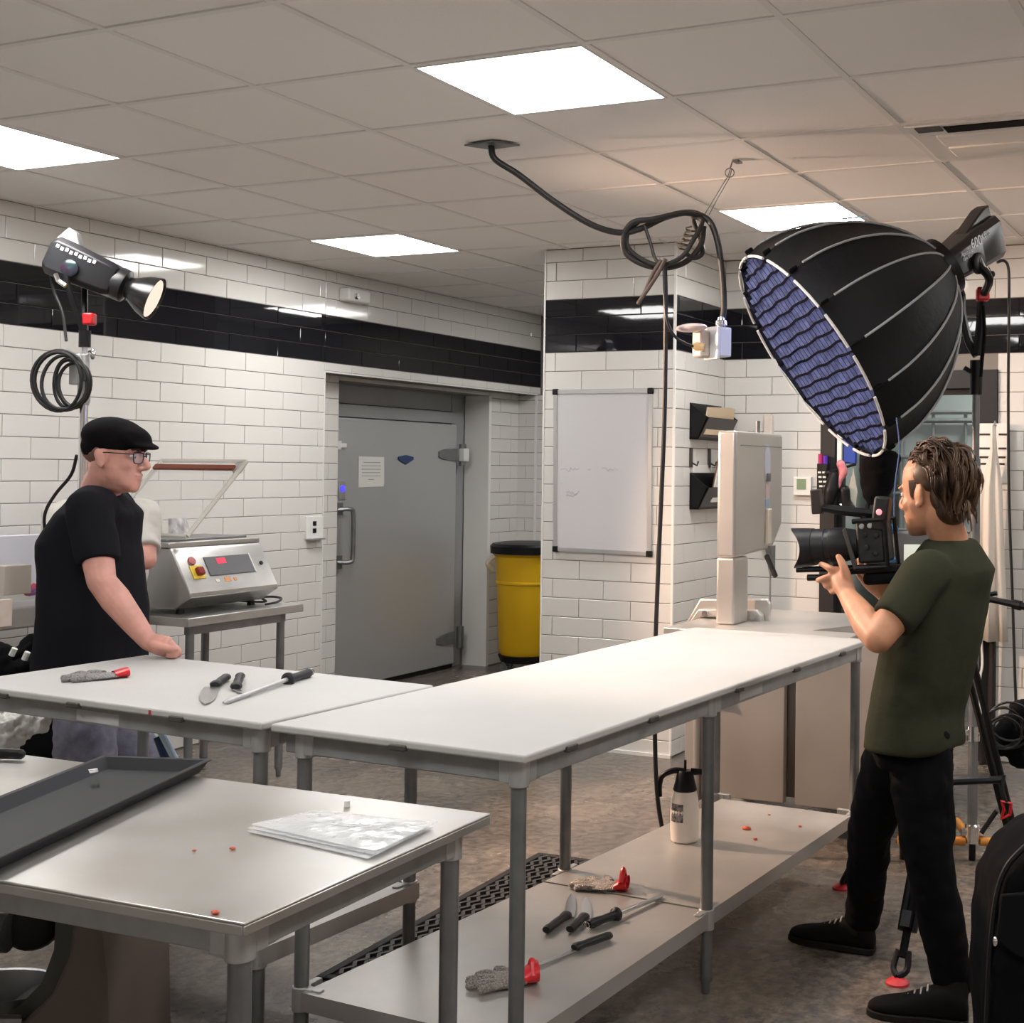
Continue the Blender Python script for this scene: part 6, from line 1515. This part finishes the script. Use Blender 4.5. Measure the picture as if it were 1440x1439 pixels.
# ------------------------------------------------------------------ tripod behind the cameraman
f1 = V((4.009, 1.061, 0.000)); f2 = V((4.829, 1.494, 0.000)); f3 = V((4.853, 0.799, 0.339)); f3.z = 0.0
apx = (f1 + f2 + f3) / 3; apx = V((4.641, 1.012, 1.006)); 
t = thing('camera_tripod', 'black tripod with red rubber feet standing behind the cameraman', 'tripod', (apx.x, apx.y, 0))
def tri_leg(foot, top_, red=True):
    foot = V(foot); d = (top_ - foot).normalized(); s_ = d.cross(UP).normalized()
    l = obj('leg', MB().tube([foot + d * 0.16 + s_ * 0.020, top_ + s_ * 0.03], 0.0125, 8).tube([foot + d * 0.16 - s_ * 0.020, top_ - s_ * 0.03], 0.0125, 8).box(foot + d * 0.19, (0.07, 0.03, 0.05), frame(d, s_).transposed().transposed()), M_black, t)
    obj('inner_tube', MB().cyl(foot + d * 0.08, foot + d * 0.30, 0.013, n=12), M_blackm, l)
    obj('ankle', MB().tube([foot + UP * 0.022, foot + d * 0.045 + s_ * 0.022, foot + d * 0.10 + s_ * 0.016], 0.010, 8, sub=3).tube([foot + UP * 0.022, foot + d * 0.045 - s_ * 0.022, foot + d * 0.10 - s_ * 0.016], 0.010, 8, sub=3), M_black, l)
    obj('red_foot', MB().lathe(foot, UP, [(0, 0.036), (0.007, 0.036), (0.012, 0.030), (0.020, 0.016)], 20), mat('red_rubber', (0.55, 0.03, 0.04), 0.45), l)
for f_ in (f1, f2, f3): tri_leg(f_, apx + (f_ - apx).normalized() * 0.04)
obj('bowl', MB().lathe(apx - UP * 0.05, UP, [(0, 0.04), (0.03, 0.07), (0.06, 0.075), (0.07, 0.05), (0.12, 0.05), (0.13, 0.06), (0.17, 0.06)], 20), M_black, t)
obj('pan_bar', MB().tube([apx + UP * 0.08, V((4.630, 0.910, 1.128)), V((4.600, 0.779, 1.111))], [0.010, 0.011, 0.013], 10).tube([V((4.612, 0.827, 1.117)), V((4.606, 0.802, 1.114))], 0.017, 10), M_black, t)
obj('pan_stub', MB().tube([V((4.648, 0.916, 1.144)), V((4.648, 0.892, 1.150))], 0.009, 8), M_black, t)
obj('spreader', MB().tube([V((4.578, 1.048, 0.497)), V((4.596, 0.881, 0.518)), V((4.608, 0.855, 0.521))], 0.013, 8), M_black, t)
obj('red_clip', MB().tube([V((4.554, 0.854, 0.458)), V((4.568, 0.823, 0.451)), V((4.567, 0.827, 0.413)), V((4.555, 0.853, 0.398)), V((4.559, 0.845, 0.432))], 0.006, 6, closed=True), M_red, t)
obj('tether', MB().tube([V((4.557, 0.845, 0.547)), V((4.556, 0.850, 0.503)), V((4.562, 0.836, 0.451))], 0.006, 6, sub=3).tube([V((4.650, 0.886, 0.401)), V((4.654, 0.930, 0.332)), V((4.650, 0.939, 0.317))], 0.009, 6), M_cord, t)
# cable bundle and gear hanging on the stand
t = thing('gear_bag', 'black bundle of gear and cables at the right edge above the tripod clip', 'bag', (4.975, 0.890, 0.456))
random.seed(4)
gb = MB()
for x, y, d_, r_ in ((1425, 1030, 4.95, 0.085), (1436, 1000, 4.95, 0.06), (1410, 1050, 4.92, 0.05), (1438, 1060, 4.9, 0.07)):
    gb.ell(V((5.024, 0.899, 0.603)) + RX * (x - 1425) * 0.00262 - UP * (y - 1030) * 0.00262, (r_, r_ * 0.8, r_ * 0.8))
remesh_obj('pouch', gb, M_cloth_k, t, 0.01, 3, wrinkle=0.02, wscale=0.04)
cbm = MB()
for k in range(5):
    c = V((4.918, 0.914, 0.641)) + RX * random.uniform(-.01, .03) + UP * random.uniform(-.03, .03)
    rr = random.uniform(0.05, 0.085); tl_ = random.uniform(-0.4, 0.4)
    cbm.tube([c + (RX * math.cos(tl_) + FW * math.sin(tl_)) * rr * math.cos(a) + UP * rr * 0.9 * math.sin(a) for a in [j * math.pi / 9 for j in range(18)]], 0.0045, 6, closed=True)
obj('coiled_cable', cbm, M_cord, t)

# ------------------------------------------------------------------ black padded case in the right foreground
t = thing('equipment_case', 'black fabric case with flap pocket in the bottom right corner', 'case', (3.322, 0.562, 0.121))
cz = MB()
pA = [(1410, 1600), (1388, 1439), (1392, 1340), (1400, 1262), (1413, 1222), (1432, 1198), (1462, 1172), (1530, 1160), (1560, 1600)]
ring0 = [V((3.214, 0.547, 0.500)) + RX * (x - 1440) * 0.001678 - UP * (y - 1300) * 0.001678 for x, y in pA]
ctr = sum(ring0, V()) / len(ring0)
rings = []
for k, (dz, q) in enumerate(((-0.02, 0.86), (0.03, 0.98), (0.12, 1.0), (0.22, 0.97), (0.27, 0.85))):
    rings.append([ctr + (p - ctr) * q + FW * dz for p in ring0])
fl_ = MB().loft(rings)
fl_.v = [(x, y, max(z, 0.012)) for x, y, z in fl_.v]
remesh_obj('case_body', fl_, M_cloth_k, t, 0.012, 4, wrinkle=0.016, wscale=0.08)
q0 = V((3.165, 0.584, 0.527))
obj('pocket_flap', MB().prism([q0 + RX * a - UP * b for a, b in ((-0.01, -0.055), (0.09, -0.065), (0.10, 0.10), (0.03, 0.09), (-0.02, 0.05))], -FW * 0.012), M_blackm, t, bevel=0.005)
obj('zip_pull', MB().ell(V((3.156, 0.605, 0.473)) - FW * 0.01, (0.006, 0.006, 0.012)), M_chrome, t)
obj('piping', MB().tube([p - FW * 0.005 for p in ring0[1:7]], 0.007, 6, sub=4), M_black, t)

# ------------------------------------------------------------------ around the doorway
t = thing('marker_caddy', 'black caddy of marker pens fixed to the left door jamb', 'caddy', (7.26, 2.36, 1.50))
ctr = V((7.240, 2.377, 1.525))
obj('holder', MB().box(ctr, (0.04, 0.06, 0.16)), M_black, t, bevel=0.004)
for k in range(4):
    for q in (-1, 1):
        obj('white_cap', MB().box(ctr + V((-0.021, 0.013 * q - 0.003 * k, 0.030 - k * 0.026)), (0.006, 0.018, 0.010)), M_white, t, smooth=0)
obj('marker', MB().cyl(ctr + V((-0.005, 0.014, 0.06)), ctr + V((-0.005, 0.014, 0.135)), 0.013), mat('magenta_cap', (0.45, 0.02, 0.14), 0.4), t)
obj('marker', MB().cyl(ctr + V((-0.005, -0.016, 0.06)), ctr + V((-0.005, -0.016, 0.125)), 0.013), mat('violet_cap', (0.09, 0.02, 0.40), 0.4), t)
tag(obj('blue_folder', MB().bx((7.220, 2.250, 1.607), (7.260, 2.181, 1.776)), mat('deep_blue', (0.01, 0.05, 0.32), 0.5), None, bevel=0.004), 'deep blue folder hanging under the lower rim of the softbox', 'folder')
tag(obj('grey_board', MB().bx((7.240, 2.294, 1.594), (7.260, 2.269, 1.816)), M_white, None, smooth=0), 'narrow pale board beside the blue folder in the doorway', 'board')
# tools hung in the doorway
t = thing('tool_sling', 'black and pink tools hanging together in the doorway beside the marker caddy', 'tools', (7.180, 2.253, 1.455))
def X7(x, y, d=7.0): return V((7.180, 2.253, 1.455)) + RX * (x - 1182) * 0.00372 - UP * (y - 690) * 0.00372
obj('holster', MB().limb([X7(1172, 668), X7(1168, 690), X7(1165, 706)], [0.03, 0.045, 0.035]), M_black, t)
obj('holster', MB().limb([X7(1188, 690), X7(1190, 706), X7(1196, 718)], [0.032, 0.03, 0.035]), M_black, t)
obj('pink_handle', MB().limb([X7(1182, 650), X7(1186, 662), X7(1181, 672), X7(1178, 684)], [0.024, 0.026, 0.018, 0.016]), mat('pink_red_grip', (0.55, 0.10, 0.13), 0.4, vscale=30, col2=(0.75, 0.35, 0.38)), t)
obj('steel_fitting', MB().tube([X7(1188 + 5 * math.cos(k * 1.3), 700 + k * 1.0) for k in range(16)], 0.010, 6), M_chrome, t)
obj('pale_sheath', MB().prism([X7(1201, 655), X7(1208, 690), X7(1206, 715), X7(1200, 722), X7(1194, 690)], FW * 0.02), mat('pale_olive', (0.42, 0.42, 0.36), 0.5), t, bevel=0.004)
obj('hang_bar', MB().tube([X7(1158, 664) + V((0.09, 0.03, 0)), X7(1166, 662), X7(1205, 650)], 0.008, 8), M_black, t)
t = thing('cloth_bag', 'black cloth sack hanging in front of the doorway under the softbox', 'bag', (5.730, 1.627, 1.480))
cb_ = MB()
def X6(x, y): return V((5.730, 1.627, 1.480)) + RX * (x - 1234) * 0.00314 - UP * (y - 690) * 0.00314
cb_.tube([X6(1240, 632), X6(1236, 650), X6(1233, 680), X6(1231, 700), X6(1231, 710)], [0.085, 0.092, 0.078, 0.055, 0.03], 20, sub=3)
remesh_obj('sack', cb_, M_cloth_k, t, 0.01, 4, wrinkle=0.02, wscale=0.06)
obj('strap', MB().tube([X6(1220, 708), X6(1219, 735), X6(1222, 770)], 0.010, 6).tube([X6(1243, 705), X6(1242, 735), X6(1240, 770)], 0.008, 6), M_black, t)
obj('hang_loop', MB().tube([X6(1216, 640), X6(1232, 600), X6(1262, 560)], 0.007, 6), M_cord, t)
# schedule sheet, aprons
t = thing('schedule_sheet', 'white schedule sheet with black bars over the right door jamb', 'sheet', (7.255, 1.43, 1.7))
def XS(x, y): return V((7.255, 1.437, 1.660)) + V((0, -1, 0)) * (x - 1392) * 0.00404 - UP * (y - 640) * 0.00398
obj('sheet', MB().bx(XS(1371, 678), XS(1418, 597) + V((0.004, 0, 0))), M_paper, t, smooth=0)
for y_, e_ in ((612, 1417), (631, 1414), (643, 1413), (652, 1412)):
    for a, b in ((1371, 1392), (1394.5, 1399.5), (1403.5, e_)):
        obj('black_bar', MB().bx(XS(a, y_ + 1.3) - V((0.003, 0, 0)), XS(b, y_ - 1.3)), mat('black_print', (0.03, 0.02, 0.02), 0.6), t, smooth=0)
obj('green_note', MB().bx(XS(1371, 679) - V((0.004, 0, 0)), XS(1384, 668)), mat('green_sticker', (0.16, 0.45, 0.10), 0.6), t, smooth=0)
obj('blue_note', MB().bx(XS(1371, 708) - V((0.004, 0, 0)), XS(1380, 680)), mat('pale_blue_paper', (0.50, 0.55, 0.66), 0.7), t, smooth=0)
t = thing('white_apron', 'long white apron hanging on the tiles right of the doorway', 'apron', (7.200, 1.398, 1.126))
def XA(x, y, k=0.0): return V((7.200, 1.398, 1.126)) + V((0, -1, 0)) * (x - 1398) * 0.00400 - UP * (y - 780) * 0.00392 - V((k, 0, 0))
wa = MB(); rings = []
for y_, a, b in ((604, 1395, 1400), (640, 1393, 1402), (662, 1386, 1406), (690, 1379, 1409), (760, 1376, 1412), (840, 1375, 1416), (897, 1374, 1418)):
    n = 22; fr_, bk_ = [], []
    for j in range(n + 1):
        u = j / n; x = a + (b - a) * u
        amp = 0.004 + 0.022 * min(1, max(0, (y_ - 640) / 200))
        fr_.append(XA(x, y_, 0.03 + amp * math.sin(u * 15 + 0.6) + 0.035 * math.sin(u * math.pi)))
        bk_.append(XA(x, y_, 0.022 + amp * math.sin(u * 15 + 0.6) + 0.035 * math.sin(u * math.pi)))
    rings.append(fr_ + list(reversed(bk_)))
obj('cloth', MB().loft(rings), mat('cream_cotton', (0.68, 0.62, 0.55), 0.9), t, smooth=180)
obj('neck_loop', MB().tube([XA(1397, 604, 0.03), XA(1398, 598, 0.01), XA(1400, 604, 0.03)], 0.006, 6), M_galv, t)
t = thing('dark_apron', 'dark apron hanging below the white apron', 'apron', (7.240, 1.422, 0.340))
wa = MB(); rings = []
for y_, a, b in ((760, 1383, 1402), (890, 1381, 1400), (980, 1380, 1399), (1062, 1380, 1400), (1074, 1382, 1398)):
    n = 12; fr_, bk_ = [], []
    for j in range(n + 1):
        u = j / n; x = a + (b - a) * u
        fr_.append(XA(x, y_, 0.012 + 0.010 * math.sin(u * 9))); bk_.append(XA(x, y_, 0.002 + 0.010 * math.sin(u * 9)))
    rings.append(fr_ + list(reversed(bk_)))
obj('cloth', MB().loft(rings), mat('dark_brown_cloth', (0.022, 0.017, 0.015), 0.85), t, smooth=180)
obj('white_tie', MB().tube([XA(1383, 890, 0.03), XA(1385, 930, 0.03), XA(1382, 950, 0.03), XA(1383, 1000, 0.03)], 0.007, 6, sub=3), M_white, t)

# ------------------------------------------------------------------ left edge odds and ends
t = thing('shoulder_bag', 'black shoulder bag with white buckles at the left edge behind the white table', 'bag', (3.708, 4.523, 0.787))
sb = MB()
sb.limb([V((3.507, 4.483, 0.775)), V((3.550, 4.386, 0.803)), V((3.582, 4.313, 0.778))], [0.09, 0.085, 0.06])
sb.limb([V((3.563, 4.479, 0.857)), V((3.583, 4.359, 0.819)), V((3.633, 4.317, 0.886))], [0.03, 0.032, 0.028])
remesh_obj('bag_body', sb, M_cloth_k, t, 0.010, 3, wrinkle=0.03, wscale=0.05)
for x, y in ((18, 918), (36, 924)):
    q = V((3.404, 4.267, 3.241)); 
obj('white_buckle', MB().tube([V((3.481, 4.243, 0.856)), V((3.485, 4.231, 0.882))], 0.011, 8), M_white, t)
obj('white_buckle', MB().tube([V((3.500, 4.200, 0.841)), V((3.504, 4.188, 0.869))], 0.011, 8), M_white, t)
obj('strap', MB().tube([V((3.497, 4.255, 0.845)), V((3.511, 4.222, 0.864)), V((3.540, 4.206, 0.895))], 0.012, 8, sub=3), M_cloth_k, t)
t = thing('film_bag', 'crumpled clear plastic bag under the left end of the white table', 'bag', (3.084, 3.708, 0.670))
fb = MB()
fb.limb([V((2.994, 3.789, 0.702)), V((3.039, 3.686, 0.721)), V((3.073, 3.607, 0.727))], [0.06, 0.05, 0.025])
fb.limb([V((3.003, 3.768, 0.657)), V((3.013, 3.670, 0.696))], [0.04, 0.045])
remesh_obj('crumpled_film', fb, mat('milky_film', (0.66, 0.66, 0.62), 0.25, alpha=0.9, bump=0.8, bscale=40), t, 0.008, 1, wrinkle=0.05, wscale=0.03)
t = thing('mop_stick', 'blue and white mop stick standing under the left white table', 'mop', (3.318, 3.304, 0.457))
obj('stick', MB().tube([V((3.298, 3.344, 0.711)), V((3.338, 3.258, 0.527))], 0.012, 10), mat('pale_blue_tube', (0.55, 0.70, 0.80), 0.25), t)
obj('blue_sleeve', MB().tube([V((3.314, 3.357, 0.670)), V((3.332, 3.320, 0.557))], 0.016, 10), mat('navy_sleeve', (0.02, 0.05, 0.12), 0.4), t)
obj('orange_joint', MB().ell(V((3.326, 3.308, 0.575)), (0.018, 0.014, 0.014)), mat('orange_joint_plastic', (0.60, 0.25, 0.06), 0.4), t)
